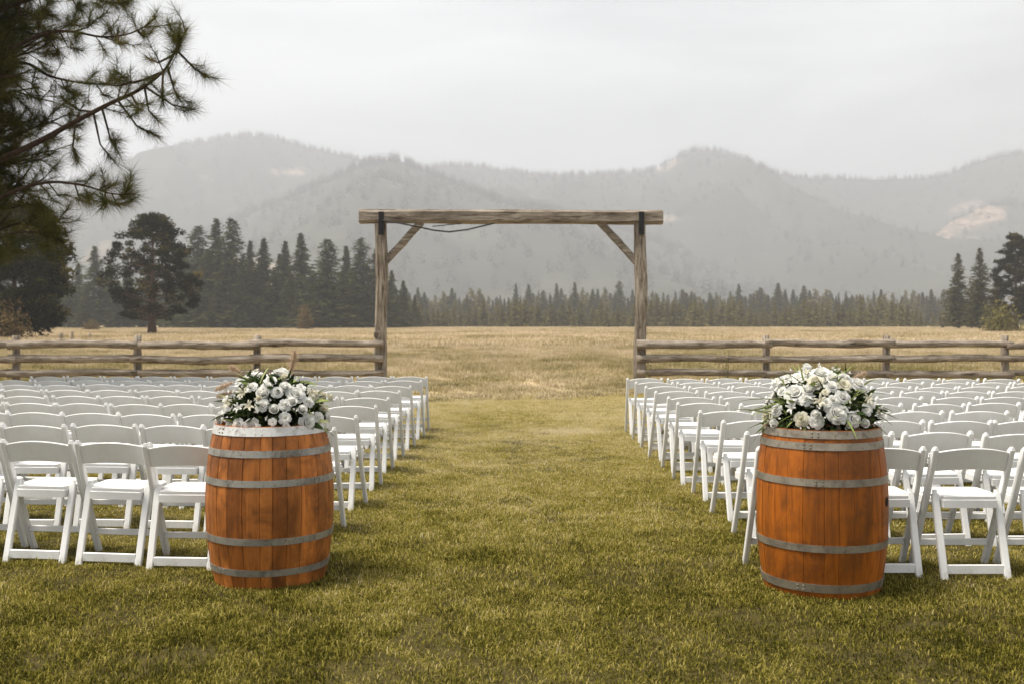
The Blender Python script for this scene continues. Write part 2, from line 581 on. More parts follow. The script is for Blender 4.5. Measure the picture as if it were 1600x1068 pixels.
M = dict(
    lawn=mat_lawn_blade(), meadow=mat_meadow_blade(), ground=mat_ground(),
    log=mat_wood_weathered('weathered_log'), post=mat_wood_weathered('weathered_post'),
    barrel_a=mat_barrel('oak_stave_stained', (0.43, 0.150, 0.030), (0.21, 0.062, 0.010), 0.85),
    barrel_b=mat_barrel('oak_stave_varnished', (0.31, 0.090, 0.008), (0.15, 0.036, 0.003), 0.75),
    hoop=mat_hoop(), hoop_dull=mat_hoop('weathered_hoop', (0.13, 0.11, 0.085), (0.30, 0.265, 0.21)),
    hoop_bright=mat_hoop('bright_hoop', (0.42, 0.41, 0.39), (0.68, 0.67, 0.64)),
    head=mat_plain('barrel_head_oak', (0.25, 0.17, 0.10), 0.8),
    black=mat_plain('black_iron', (0.012, 0.011, 0.011), 0.5, 0.4, 0.3),
    cable=mat_plain('black_rubber', (0.014, 0.014, 0.015), 0.6, 0.3, 0.3),
    bung=mat_plain('hole_shade', (0.012, 0.008, 0.006), 0.8, 0.2, 0.3),
    chair=mat_chair(),
    bark=mat_plain('pine_bark', (0.085, 0.050, 0.032), 0.95, 0.1, 0.55, 6.0, 0.8),
    bark_grey=mat_plain('fir_bark', (0.07, 0.055, 0.042), 0.95, 0.1, 0.5, 3.0, 0.5),
    twig=mat_plain('pine_twig', (0.055, 0.036, 0.024), 0.95, 0.1, 0.4, 20.0, 0.4),
    needle=mat_leaf('pine_needles', [(0.0, (0.028, 0.032, 0.010)), (0.5, (0.095, 0.095, 0.026)), (0.85, (0.20, 0.155, 0.05)), (1.0, (0.28, 0.18, 0.07))], 0.42),
    pine=mat_leaf('pine_foliage', [(0.0, (0.008, 0.009, 0.003)), (0.55, (0.026, 0.025, 0.007)), (0.8, (0.085, 0.072, 0.022)), (1.0, (0.19, 0.145, 0.05))], 0.2),  # light end gives the clump tops their painted highlights
    edge_pine=mat_leaf('edge_pine_foliage', [(0.0, (0.010, 0.012, 0.004)), (0.5, (0.040, 0.042, 0.012)), (1.0, (0.15, 0.125, 0.04))], 0.3),
    fir=mat_leaf('fir_foliage', [(0.0, (0.020, 0.026, 0.011)), (0.6, (0.065, 0.074, 0.029)), (1.0, (0.15, 0.15, 0.06))], 0.15),
    young_dark=mat_leaf('field_conifer_foliage', [(0.0, (0.022, 0.026, 0.010)), (0.6, (0.070, 0.070, 0.026)), (1.0, (0.15, 0.135, 0.055))], 0.2),
    young=mat_leaf('young_conifer_foliage', [(0.0, (0.055, 0.055, 0.018)), (0.6, (0.17, 0.150, 0.050)), (1.0, (0.30, 0.25, 0.10))], 0.2),
    bush=mat_leaf('dry_bush_foliage', [(0.0, (0.06, 0.045, 0.018)), (0.6, (0.16, 0.115, 0.05)), (1.0, (0.28, 0.20, 0.10))], 0.25),
    weed=mat_leaf('weed_foliage', [(0.0, (0.12, 0.115, 0.04)), (1.0, (0.38, 0.33, 0.18))], 0.3),
    mountain=mat_mountain(),
    far_fir=mat_leaf('mountain_conifers', [(0.0, (0.018, 0.025, 0.016)), (1.0, (0.055, 0.066, 0.038))], 0.1),
    petal=mat_petal('white_petal', (0.86, 0.83, 0.70), (0.93, 0.92, 0.88)),
    cream=mat_petal('cream_petal', (0.55, 0.50, 0.24), (0.80, 0.76, 0.62)),
    blush=mat_petal('blush_petal', (0.66, 0.42, 0.28), (0.82, 0.72, 0.62)),
    leaf_dark=mat_leaf_obj('dark_florist_leaf', [(0.0, (0.016, 0.028, 0.010)), (0.6, (0.050, 0.075, 0.024)), (1.0, (0.12, 0.145, 0.05))]),
    leaf_light=mat_leaf_obj('light_florist_leaf', [(0.0, (0.10, 0.14, 0.035)), (0.6, (0.22, 0.26, 0.085)), (1.0, (0.42, 0.43, 0.22))]),
    filler=mat_leaf('filler_leaves', [(0.0, (0.010, 0.017, 0.008)), (0.7, (0.03, 0.046, 0.018)), (1.0, (0.10, 0.125, 0.05))]),
    plume=mat_leaf('dry_plume', [(0.0, (0.42, 0.28, 0.17)), (0.5, (0.66, 0.50, 0.35)), (1.0, (0.82, 0.70, 0.56))], 0.45),
    dark_eye=mat_plain('flower_eye', (0.02, 0.016, 0.02), 0.7, 0.2),
)


# ------------------------------------------------------------------ ground sheet
def build_ground():
    xs = np.concatenate([np.linspace(-4400, -60, 30), np.linspace(-50, 50, 51), np.linspace(60, 4400, 30)])
    ys = np.concatenate([np.linspace(-600, -12, 8), np.linspace(-10, 60, 71), np.linspace(75, 4700, 60)])
    X, Y = np.meshgrid(xs, ys)
    Z = 0.012 * np.sin(X * 0.9 + 1.3) * np.sin(Y * 0.7) * (np.abs(X) < 55) * (Y < 65)
    V = np.stack([X, Y, Z], -1).reshape(-1, 3)
    nx, ny = len(xs), len(ys)
    i = (np.arange(ny - 1)[:, None] * nx + np.arange(nx - 1)[None, :]).ravel()
    F = np.stack([i, i + 1, i + nx + 1, i + nx], 1)
    tag(link('ground', np_mesh('ground', V, F, M['ground'], smooth=True)), 'flat lawn and dry meadow ground reaching to the mountains', None, None, 'structure')


build_ground()


def vnoise(x, y, seed):
    """smooth value noise, numpy"""
    xi, yi = np.floor(x).astype(int), np.floor(y).astype(int)
    xf, yf = x - xi, y - yi
    u, v = xf * xf * (3 - 2 * xf), yf * yf * (3 - 2 * yf)

    def h(a, b):
        n = (a * 374761393 + b * 668265263 + seed * 982451653) & 0x7fffffff
        n = ((n ^ (n >> 13)) * 1274126177) & 0x7fffffff
        return ((n ^ (n >> 16)) & 0xffff) / 65535.0
    return (h(xi, yi) * (1 - u) + h(xi + 1, yi) * u) * (1 - v) + (h(xi, yi + 1) * (1 - u) + h(xi + 1, yi + 1) * u) * v


def fbm(x, y, seed, oct=5):
    s, a, f = 0, 0.5, 1.0
    for k in range(oct):
        s = s + a * (vnoise(x * f, y * f, seed + k * 17) - 0.5)
        a *= 0.5; f *= 2.03
    return s


def blade_patch(name, n, size, hmin, hmax, w, mat, seed, lean=0.5, clump=0):
    """n curved blades: two quads worth of taper as 3 triangles -> base pair, mid pair, tip"""
    r = np.random.RandomState(seed)
    if clump:
        c = r.uniform(-size / 2, size / 2, (clump, 2))
        p = c[r.randint(0, clump, n)] + r.normal(0, size * 0.035, (n, 2))
    else:
        p = r.uniform(-size / 2, size / 2, (n * 2, 2))
        dens = fbm(p[:, 0] * 5 + 50, p[:, 1] * 5 + 50, seed, 3) + .6 * fbm(p[:, 0] * 16 + 50, p[:, 1] * 16 + 50, seed + 3, 2)
        p = p[np.argsort(-(dens + r.uniform(0, 1.1, len(p))))[:n]]
        p = p[r.permutation(n)]
    h = r.uniform(hmin, hmax, n) * (0.7 + 0.3 * r.rand(n))
    a = r.uniform(0, 2 * np.pi, n)
    d = np.stack([np.cos(a), np.sin(a)], 1)
    s = np.stack([-d[:, 1], d[:, 0]], 1)
    ln = r.uniform(0.15, 1.0, n) * lean
    ww = w * r.uniform(0.6, 1.3, n)
    V = np.zeros((n, 5, 3))
    base = np.concatenate([p, np.zeros((n, 1))], 1)
    side = np.concatenate([s, np.zeros((n, 1))], 1) * ww[:, None] / 2
    fwd = np.concatenate([d, np.zeros((n, 1))], 1)
    up = np.array([0, 0, 1.0])
    mid = base + fwd * (ln * h * 0.35)[:, None] + up * (h * 0.62)[:, None]
    tip = base + fwd * (ln * h * 1.05)[:, None] + up * (h * (1.0 - 0.28 * ln))[:, None]
    V[:, 0] = base - side; V[:, 1] = base + side
    V[:, 2] = mid - side * 0.8; V[:, 3] = mid + side * 0.8; V[:, 4] = tip
    i = np.arange(n) * 5
    F = np.concatenate([np.stack([i, i + 1, i + 3], 1), np.stack([i, i + 3, i + 2], 1), np.stack([i + 2, i + 3, i + 4], 1)])
    rnd = np.repeat(np.clip(r.beta(1.3, 1.9, n), 0, 1), 5)
    return np_mesh(name, V.reshape(-1, 3), F, mat, rnd)


def build_lawn():
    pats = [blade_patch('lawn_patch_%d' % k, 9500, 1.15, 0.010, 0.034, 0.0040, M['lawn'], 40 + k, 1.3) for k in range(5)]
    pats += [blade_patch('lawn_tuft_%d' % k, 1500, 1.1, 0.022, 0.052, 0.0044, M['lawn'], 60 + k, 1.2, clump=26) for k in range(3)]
    pts, rz, sc, idx = [], [], [], []
    y = 2.4
    while y < 21.0:
        hw = 0.62 * y + 3.0
        x = -hw
        while x < hw:
            px, py = x + rng.uniform(-.2, .2), y + rng.uniform(-.2, .2)
            edge = 19.4 + 1.6 * math.sin(px * 0.7) * math.sin(px * .23 + 1)
            if py < edge:
                pts.append((px, py, 0.0)); rz.append(rng.uniform(0, 6.28))
                s = rng.uniform(0.9, 1.1)
                sc.append((s, s, s * rng.uniform(.8, 1.15))); idx.append(rng.randint(0, 5))
                if rng.rand() < 0.5:
                    pts.append((px, py, 0.0)); rz.append(rng.uniform(0, 6.28)); sc.append((1, 1, rng.uniform(.7, 1.1))); idx.append(rng.randint(5, 8))
            x += 0.80
        y += 0.80
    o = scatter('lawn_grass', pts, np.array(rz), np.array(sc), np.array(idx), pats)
    tag(o, 'short olive and straw coloured mown grass of the aisle and seating lawn', 'grass', None, 'stuff')


def build_meadow():
    near = [blade_patch('meadow_patch_%d' % k, 3400, 2.6, 0.08, 0.30, 0.010, M['meadow'], 80 + k, 0.8, clump=60) for k in range(4)]
    far = [blade_patch('meadow_far_%d' % k, 2600, 10.5, 0.12, 0.42, 0.045, M['meadow'], 90 + k, 0.7, clump=90) for k in range(3)]
    pts, rz, sc, idx = [], [], [], []
    y = 17.2
    while y < 62:
        hw = 0.62 * y + 4
        for x in np.arange(-hw, hw, 2.0):
            px, py = x + rng.uniform(-.5, .5), y + rng.uniform(-.5, .5)
            edge = 19.6 + 1.6 * math.sin(px * 0.7) * math.sin(px * .23 + 1)
            if py > edge - 1.0:
                k = min(1.0, 0.40 + max(0, py - edge) / 22)
                pts.append((px, py, 0)); rz.append(rng.uniform(0, 6.28)); sc.append((1, 1, k * rng.uniform(.7, 1.2))); idx.append(rng.randint(0, 4))
        y += 2.0
    y = 60
    while y < 330:
        hw = 0.60 * y + 12
        for x in np.arange(-hw, hw, 8.2):
            pts.append((x + rng.uniform(-2, 2), y + rng.uniform(-2, 2), 0)); rz.append(rng.uniform(0, 6.28))
            sc.append((1, 1, rng.uniform(.7, 1.35))); idx.append(4 + rng.randint(0, 3))
        y += 8.2
    o = scatter('meadow_grass', pts, np.array(rz), np.array(sc), np.array(idx), near + far)
    tag(o, 'tall dry straw coloured meadow grass beyond the rail fence', 'grass', None, 'stuff')


build_lawn()
build_meadow()


# ------------------------------------------------------------------ mountains
RIDGE_TREES = []


def mountain(name, prof, d, depth, seed, label, ntree, tree=(12, 24), bare=()):
    """prof: ridge as (px, py) at distance d; the slope falls towards the viewer over depth metres and behind over 0.6 depth"""
    pr = np.array(prof, dtype=float)
    px = np.linspace(pr[0, 0], pr[-1, 0], 260)
    ridge = np.interp(px, pr[:, 0], pr[:, 1])
    k = np.ones(5) / 5
    ridge[2:-2] = np.convolve(ridge, k, 'valid')
    X = (px - 800) / 1600 * d
    Zr = CAM_H + (505 - ridge) / 1600 * d
    v = np.concatenate([np.linspace(-1, 0, 60), np.linspace(0.04, 1, 14)])
    V = np.zeros((len(v), len(X), 3))
    for j, t in enumerate(v):
        y = d + t * depth if t < 0 else d + t * depth * 0.6
        prof_t = (1 + t) if t < 0 else (1 - t)
        spur = fbm(X / 420.0, np.full_like(X, y / 900.0), seed, 5) + .55 * (np.abs(fbm(X / 260.0 + y / 1100.0, np.full_like(X, y / 1500.0), seed + 40, 4)) - .12)
        fade = 4 * prof_t * (1 - prof_t)
        sh = prof_t ** 1.15 + 0.85 * spur * fade
        V[j, :, 0] = X
        V[j, :, 1] = y + 60 * fbm(X / 300.0, np.full_like(X, t * 3), seed + 5, 3) * (abs(t) > 0.001)
        V[j, :, 2] = Zr * np.clip(sh, -0.02, prof_t ** 0.55 if prof_t > 0 else 0.0) - (2.0 if prof_t <= 0 else 0)
    V[:, :, 2] += 6 * fbm(V[:, :, 0] / 60, V[:, :, 1] / 60, seed + 9, 3) * (V[:, :, 2] > 10)
    nx, ny = len(X), len(v)
    i = (np.arange(ny - 1)[:, None] * nx + np.arange(nx - 1)[None, :]).ravel()
    F = np.stack([i, i + 1, i + nx + 1, i + nx], 1)
    B = np.zeros((ny, nx))
    PXX, PYY = 800 + V[:, :, 0] / V[:, :, 1] * 1600, 505 - (V[:, :, 2] - CAM_H) / V[:, :, 1] * 1600
    wob = 14 * fbm(V[:, :, 0] / 90, V[:, :, 2] / 60, seed + 77, 4)
    for (ax, ay, bx_, by_, w) in bare:      # dry open slopes along the spurs
        t_ = np.clip(((PXX - ax) * (bx_ - ax) + (PYY - ay) * (by_ - ay)) / ((bx_ - ax) ** 2 + (by_ - ay) ** 2), 0, 1)
        dd = np.hypot(PXX - ax - t_ * (bx_ - ax), (PYY - ay - t_ * (by_ - ay))) + wob
        B = np.maximum(B, np.clip(1.35 - np.abs(dd) / w, 0, 1) * (V[:, :, 1] < d + 5))
    o = link(name, np_mesh(name, V.reshape(-1, 3), F, M['mountain'], B.reshape(-1), smooth=True))
    tag(o, label, None, None, 'structure')
    r = np.random.RandomState(seed)
    for q in range(ntree):
        if q < ntree * 0.42:
            jj = 59.5 - r.uniform(0, 1.2)
        else:
            jj = 59 * r.uniform(0.05, 1.0) ** 0.7
        ii = r.uniform(0, nx - 1.01)
        j0, i0 = int(min(jj, ny - 2)), int(ii)
        fj, fi = jj - j0, ii - i0
        p = (V[j0, i0] * (1 - fi) + V[j0, i0 + 1] * fi) * (1 - fj) + (V[j0 + 1, i0] * (1 - fi) + V[j0 + 1, i0 + 1] * fi) * fj
        if p[2] < 4 or (B[j0, i0] > .3 and r.rand() < .6):
            continue
        if q >= ntree * .42 and fbm(np.array([p[0] / 260]), np.array([p[1] / 260 + p[2] / 130]), seed + 31, 3)[0] > 0.17:
            continue
        RIDGE_TREES.append((p[0], p[1], p[2] - 1.0, r.uniform(*tree)))


mountain('mountain', [(-900, 330), (-500, 300), (-200, 322), (0, 310), (110, 292), (170, 268), (225, 245), (300, 226), (345, 217), (390, 212), (430, 216), (470, 229),
                      (530, 243), (600, 256), (680, 290), (800, 340), (960, 400), (1150, 470), (1300, 503)], 2900, 1500, 3,
         'hazy long mountain with a broad rounded summit behind the lone pine', 4000, bare=[(430, 268, 475, 270, 3.5)])
mountain('mountain', [(440, 420), (520, 330), (600, 275), (668, 262), (720, 259), (790, 268), (850, 277), (930, 274), (1000, 272), (1022, 270), (1050, 250), (1075, 238), (1102, 234), (1130, 239),
                      (1160, 250), (1205, 270), (1250, 279), (1330, 281), (1400, 281), (1460, 279), (1500, 266), (1540, 248), (1575, 242), (1620, 240), (1750, 262),
                      (1950, 240), (2300, 300), (2600, 340)], 3000, 1500, 8,
         'hazy mountain ridge with a pointed knoll above the arch right post', 4600, bare=[(1470, 330, 1530, 320, 6), (1030, 262, 1052, 252, 5)])
mountain('mountain', [(60, 470), (250, 400), (394, 335), (470, 300), (525, 278), (580, 255), (622, 250), (660, 268), (700, 284), (736, 298), (783, 318), (867, 330), (960, 356),
                      (1080, 400), (1200, 440), (1320, 480), (1400, 503)], 2150, 1100, 21,
         'nearer hazy wooded hill whose crest ends above the arch beam', 3400)
mountain('mountain', [(1020, 500), (1100, 440), (1180, 385), (1230, 355), (1290, 372), (1370, 415), (1420, 400), (1480, 350), (1540, 322), (1600, 318), (1700, 330), (1900, 300), (2200, 380), (2400, 480)], 2350, 900, 33,
         'low hazy foothill with pale bare streaks above the far conifers', 1900, bare=[(1215, 350, 1300, 385, 14), (1300, 385, 1372, 420, 14), (1405, 410, 1480, 362, 12), (1480, 356, 1560, 332, 13), (1450, 392, 1520, 380, 10)])


def leaf_tris(r, C, size, n_each, elong=1.6, outward=None, flat=0.6):
    """random triangles around centres C (m,3); returns V,F,rnd"""
    m = len(C)
    n = m * n_each
    c = np.repeat(C, n_each, 0)
    u = r.normal(0, 1, (n, 3)); u[:, 2] *= flat
    if outward is not None:
        u += np.repeat(outward, n_each, 0) * 1.2
    u /= np.linalg.norm(u, axis=1)[:, None] + 1e-9
    w = np.cross(u, r.normal(0, 1, (n, 3)))
    w /= np.linalg.norm(w, axis=1)[:, None] + 1e-9
    s = (size if np.isscalar(size) else np.repeat(size, n_each)) * r.uniform(0.6, 1.3, n)
    V = np.zeros((n, 3, 3))
    V[:, 0] = c - w * (s / 2 / elong)[:, None]
    V[:, 1] = c + w * (s / 2 / elong)[:, None]
    V[:, 2] = c + u * s[:, None]
    F = np.arange(n * 3).reshape(-1, 3)
    return V.reshape(-1, 3), F


def fir_crown(name, mat, H, Rb, seed, nbr=240, per=8, size=0.75, top=0.0, power=0.85, start=0.06, droop=0.35):
    """conifer crown: whorls of drooping boughs, each a line of small sprays; irregular outline"""
    r = np.random.RandomState(seed)
    t = start + (1 - start) * (np.linspace(0, 1, nbr) ** 0.95)
    az = r.uniform(0, 2 * np.pi, nbr)
    lob = 1 + 0.20 * np.sin(az * 2 + t * 11 + seed) + 0.15 * np.sin(t * 41 + seed) + 0.10 * np.sin(t * 17 + seed * 2)
    rad = Rb * np.clip((1 - t) ** power + 0.008 + top * np.exp(-((t - 0.93) / 0.06) ** 2), 0, 2) * lob * r.uniform(0.50, 1.18, nbr)
    C, O, S, A = [], [], [], []
    for k in range(nbr):
        d = np.array([math.cos(az[k]), math.sin(az[k]), 0])
        for q in range(per):
            f = (q + r.uniform(0.2, 1.0)) / per
            rr = rad[k] * f
            z = t[k] * H - droop * rr * f + r.normal(0, 0.10)
            side = np.array([-d[1], d[0], 0]) * r.normal(0, 0.16 + 0.10 * rr)
            C.append(d * rr + side + np.array([0, 0, z])); O.append(d + np.array([0, 0, -0.25]))
            S.append(size * (0.30 + 0.85 * (1 - t[k])))
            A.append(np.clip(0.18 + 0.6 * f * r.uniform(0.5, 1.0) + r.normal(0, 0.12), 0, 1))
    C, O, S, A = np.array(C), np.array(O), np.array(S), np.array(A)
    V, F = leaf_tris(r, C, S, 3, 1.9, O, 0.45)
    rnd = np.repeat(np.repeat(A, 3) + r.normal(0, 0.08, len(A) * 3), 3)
    return np_mesh(name, V, F, mat, np.clip(rnd, 0, 1))


def pine_crown(name, mat, radii, z0, z1, seed, nclump, clump_r=1.0, leaf=0.5, per=75):
    """rounded pine crown: clumps of needles near the outline of a turned profile, with gaps"""
    r = np.random.RandomState(seed)
    C, A, LIMBS = [], [], []
    ts = np.linspace(0, 1, len(radii))
    for k in range(nclump):
        t = r.beta(1.25, 1.1)
        az = r.uniform(0, 2 * np.pi)
        Rm = np.interp(t, ts, radii) * (1 + 0.13 * math.sin(az * 3 + seed + t * 7) + 0.10 * math.sin(az * 5 + t * 15))
        f = r.uniform(0.25, 1.0) ** 0.55
        c = np.array([math.cos(az) * Rm * f, math.sin(az) * Rm * f, z0 + (z1 - z0) * t])
        cr = clump_r * r.uniform(0.7, 1.25)
        g = r.normal(0, 1, (per, 3)); g /= np.linalg.norm(g, axis=1)[:, None]
        g *= (r.uniform(0, 1, per) ** 0.4 * cr)[:, None]; g[:, 2] *= 0.62
        C.append(c + g)
        A.append(np.clip(0.32 + 0.30 * g[:, 2] / cr + r.normal(0, 0.14, per) + r.normal(0, 0.17), 0, 1))  # clump tops lighter, undersides darker: light from above painted into the tone
        if k % 3 == 0:
            LIMBS.append(c)
    C, A = np.concatenate(C), np.concatenate(A)
    V, F = leaf_tris(r, C, leaf, 1, 2.0, None, 0.8)
    return np_mesh(name, V, F, mat, np.repeat(A, 3)), LIMBS


def trunk_mesh(name, H, r0, seed, limbs=(), mat='bark_grey', lean=0.02):
    r = random.Random(seed)
    mb = MB()
    pts, rad = [], []
    for k in range(9):
        t = k / 8
        pts.append((math.sin(t * 4 + seed) * lean * H * 0.2, math.cos(t * 3 + seed) * lean * H * 0.2, H * t - 0.3 * (k == 0)))
        rad.append(r0 * (1 - 0.9 * t) * (1.35 if k == 0 else 1.0))
    mb.tube(pts, rad, 7)
    for c in limbs:
        ln = math.hypot(c[0], c[1])
        zb = max(H * 0.12, c[2] - 0.35 * ln)
        zb = min(zb, H * 0.97)
        rr = max(0.02, r0 * 0.20 * (1 - zb / H) + 0.02)
        mid = (c[0] * .5, c[1] * .5, zb + (c[2] - zb) * .35)
        mb.tube([(0, 0, zb), mid, tuple(c)], [rr, rr * .7, rr * .25], 4, cap=False)
    return mb.mesh(name, M[mat], smooth=True)


def place_tree(name, crown, trunk, loc, s, rz, label, cat, group=None, sxy=1.0):
    e = empty(name, loc, rz)
    e.scale = (s * sxy, s * sxy, s)
    link('trunk', trunk, e)
    link('crown', crown, e)
    tag(e, label, cat, group)
    return e


def ground_at(px, d):
    return Vector(((px - 800) / 1600 * d, d, 0))


# forests on the mountains: tiny conifers, far beyond counting
far_meshes = [fir_crown('ridge_conifer_%d' % k, M['far_fir'], 1.0, 0.22, 500 + k, nbr=26, per=2, size=0.15, droop=.3) for k in range(3)]
rt = np.array(RIDGE_TREES)
tag(scatter('mountain_forest', rt[:, :3], rng.uniform(0, 6.28, len(rt)), rt[:, 3], rng.randint(0, 3, len(rt)), far_meshes),
    'hazy conifer forest covering the mountain slopes', 'forest', None, 'stuff')

# tall grove on the left, behind the lone pine
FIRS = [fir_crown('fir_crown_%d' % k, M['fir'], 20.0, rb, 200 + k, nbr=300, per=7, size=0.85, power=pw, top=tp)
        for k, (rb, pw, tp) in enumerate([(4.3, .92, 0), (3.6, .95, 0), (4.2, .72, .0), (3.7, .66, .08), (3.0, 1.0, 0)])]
FIR_TRUNK = trunk_mesh('fir_trunk', 18.5, 0.30, 3)
grove = [  # px centre, top py, distance, variant, widen
    (97, 402, 235, 0, 1.0), (122, 415, 240, 1, 1.0), (148, 388, 232, 0, 1.1), (172, 408, 236, 2, 1.0), (200, 420, 240, 1, 1.2), (262, 420, 245, 0, 1.2),
    (310, 357, 225, 3, 1.25), (338, 346, 222, 0, 1.05), (362, 345, 220, 3, 1.1), (391, 380, 232, 4, 1.0), (412, 376, 226, 1, 1.15), (380, 400, 222, 2, 1.0),
    (446, 380, 230, 1, 1.0), (470, 368, 226, 1, 1.15), (428, 420, 220, 2, 1.1), (455, 430, 219, 0, 1.2), (512, 377, 214, 3, 1.35), (541, 388, 232, 4, 1.1), (564, 375, 224, 3, 1.1),
    (588, 392, 226, 0, 1.2), (612, 425, 240, 0, 1.1), (630, 440, 250, 1, 1.2), (290, 400, 230, 0, 1.1), (490, 425, 224, 2, 1.0), (326, 395, 219, 2, 1.1), (350, 410, 217, 0, 1.15),
    (648, 462, 262, 0, 1.0), (78, 425, 244, 0, 1.0), (40, 410, 238, 0, 1.1), (5, 400, 236, 1, 1.2), (535, 430, 220, 0, 1.1), (235, 405, 238, 0, 1.1), (575, 440, 221, 1, 1.2),
    (108, 440, 228, 2, 1.2), (135, 445, 226, 0, 1.2), (185, 440, 230, 2, 1.2), (300, 440, 218, 2, 1.2), (400, 425, 222, 2, 1.2), (437, 400, 236, 4, 1.2), (500, 440, 216, 0, 1.2), (552, 420, 228, 2, 1.2), (600, 450, 232, 2, 1.2), (375, 430, 216, 2, 1.1), (465, 455, 214, 2, 1.1)]
special = {338: 'tall pointed fir, one of two twin spires right of the lone pine', 362: 'tall blunt-topped fir, rightmost of the twin spires past the lone pine',
           512: 'dark round-topped pine standing out of the grove near the arch post', 470: 'slim pointed fir lighter than its neighbours mid grove',
           564: 'tall blunt fir nearest the left arch post', 412: 'fir with a thin tip in the dip of the grove skyline', 310: 'broad flat-topped fir at the near edge of the grove right of the lone pine',
           648: 'lowest outermost fir of the grove seen just inside the arch', 148: 'pointed fir showing just left of the lone pine'}
def ORDW(n):
    a_ = ['', 'first', 'second', 'third', 'fourth', 'fifth', 'sixth', 'seventh', 'eighth', 'ninth', 'tenth', 'eleventh', 'twelfth', 'thirteenth', 'fourteenth', 'fifteenth', 'sixteenth', 'seventeenth', 'eighteenth', 'nineteenth']
    t_ = {20: 'twentieth', 30: 'thirtieth', 40: 'fortieth'}
    return a_[n] if n < 20 else t_[n] if n in t_ else ('twenty-' if n < 30 else 'thirty-' if n < 40 else 'forty-') + a_[n % 10]


order = sorted(g_[0] for g_ in grove)
for px, py, d, v, wd in grove:
    d *= 1.12
    g = ground_at(px, d)
    H = (CAM_H + (505 - py) / 1600 * d) * 1.02
    place_tree('fir_tree', FIRS[v], FIR_TRUNK, g, H / 20.0, rng.uniform(0, 6.28),
               special.get(px, 'hazy conifer of the tall grove, %s counting from the dark pine' % ORDW(order.index(px) + 1)), 'tree', 'conifers of the tall grove', wd * 1.55)

# lone rounded ponderosa standing out in the meadow
lone_prof = [4.0, 6.2, 6.6, 6.8, 7.6, 7.7, 7.2, 6.4, 5.6, 4.6, 3.4, 1.6]
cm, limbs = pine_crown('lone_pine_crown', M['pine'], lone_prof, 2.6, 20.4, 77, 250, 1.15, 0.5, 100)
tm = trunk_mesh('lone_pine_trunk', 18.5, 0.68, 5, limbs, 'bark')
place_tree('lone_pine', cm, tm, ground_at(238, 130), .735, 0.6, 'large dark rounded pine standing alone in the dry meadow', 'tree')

# grove at the right edge of the field
PINES = []
for k, pf in enumerate([[2.0, 2.7, 2.7, 2.3, 1.8, 1.2, .35], [1.5, 2.9, 3.1, 2.8, 2.3, 1.6, .6]]):
    c_, l_ = pine_crown('slim_pine_crown_%d' % k, M['pine'], pf, 1.4, 15.7, 300 + k, 190, 0.62, 0.45, 70)
    PINES.append((c_, trunk_mesh('slim_pine_trunk_%d' % k, 14.5, 0.30, k, l_, 'bark')))
CONES = [fir_crown('field_end_crown_%d' % k, M['young_dark'], 16.0, 3.1, 440 + k, nbr=320, per=7, size=0.62, power=.70, top=.0, droop=.15) for k in range(2)]
right_grove = [(1497, 396, 200, 2, 1.15, 'pointed hazy pine, leftmost of the grove at the end of the field'),
               (1531, 388, 192, 3, 1.2, 'middle of three pines at the grove edge above the fence end'),
               (1588, 364, 165, 1, 1.25, 'tall dark pine with open branches at the far end of the fence'),
               (1557, 430, 185, 2, 1.3, 'shorter pine filling the gap between the two taller pines'),
               (1518, 445, 205, 3, 1.2, 'low bushy pine under the leftmost of the grove pines'),
               (1640, 380, 160, 0, 1.3, 'pine just past the picture edge behind the tall dark pine'),
               (1690, 400, 175, 1, 1.3, 'outermost pine of the grove past the picture edge')]
for px, py, d, v, wd, lb in right_grove:
    d *= 1.15
    H = CAM_H + (505 - py) / 1600 * d
    place_tree('pine_tree', CONES[v - 2] if v > 1 else PINES[v][0], PINES[v % 2][1], ground_at(px, d), H / 16.0, rng.uniform(0, 6.28), lb, 'tree', 'pines at the field end', wd)


def bush(name, px, d, w, h, seed, label, mat='bush'):
    r = np.random.RandomState(seed)
    n = 900
    g = r.normal(0, 1, (n, 3)); g /= np.linalg.norm(g, axis=1)[:, None]
    g *= (r.uniform(0, 1, n) ** 0.35)[:, None]
    g[:, 2] = np.abs(g[:, 2])
    lob = 1 + .25 * np.sin(np.arctan2(g[:, 1], g[:, 0]) * 4 + seed)
    C = g * np.array([w / 2, w / 2, h]) * lob[:, None]
    V, F = leaf_tris(r, C, max(w, h) * 0.09, 2, 2.2, None, 1.0)
    e = empty(name, ground_at(px, d))
    link('crown', np_mesh('bush_crown', V, F, M[mat], np.repeat(r.beta(2, 2, n * 2), 3)), e)
    mb = MB()
    for k in range(6):
        a = k * 1.05
        mb.tube([(0, 0, -.1), (math.cos(a) * w * .15, math.sin(a) * w * .15, h * .4), (math.cos(a) * w * .3, math.sin(a) * w * .3, h * .75)], [.07 * h / 3, .05 * h / 3, .02 * h / 3], 4)
    link('stem', mb.mesh('bush_stem', M['bark_grey']), e)
    tag(e, label, 'bush')


bush('dry_bush', 8, 84, 3.6, 3.0, 1, 'brown leafless looking bush at the picture edge under the dark pine')
bush('pale_bush', 476, 205, 3.2, 4.6, 2, 'pale tan bush at the foot of the grove')
bush('green_bush', 1565, 150, 5.0, 4.2, 4, 'olive bush at the foot of the tall dark pine', 'young')
bush('small_bush', 142, 190, 3.0, 1.8, 5, 'small pale shrub in the grass left of the lone pine')

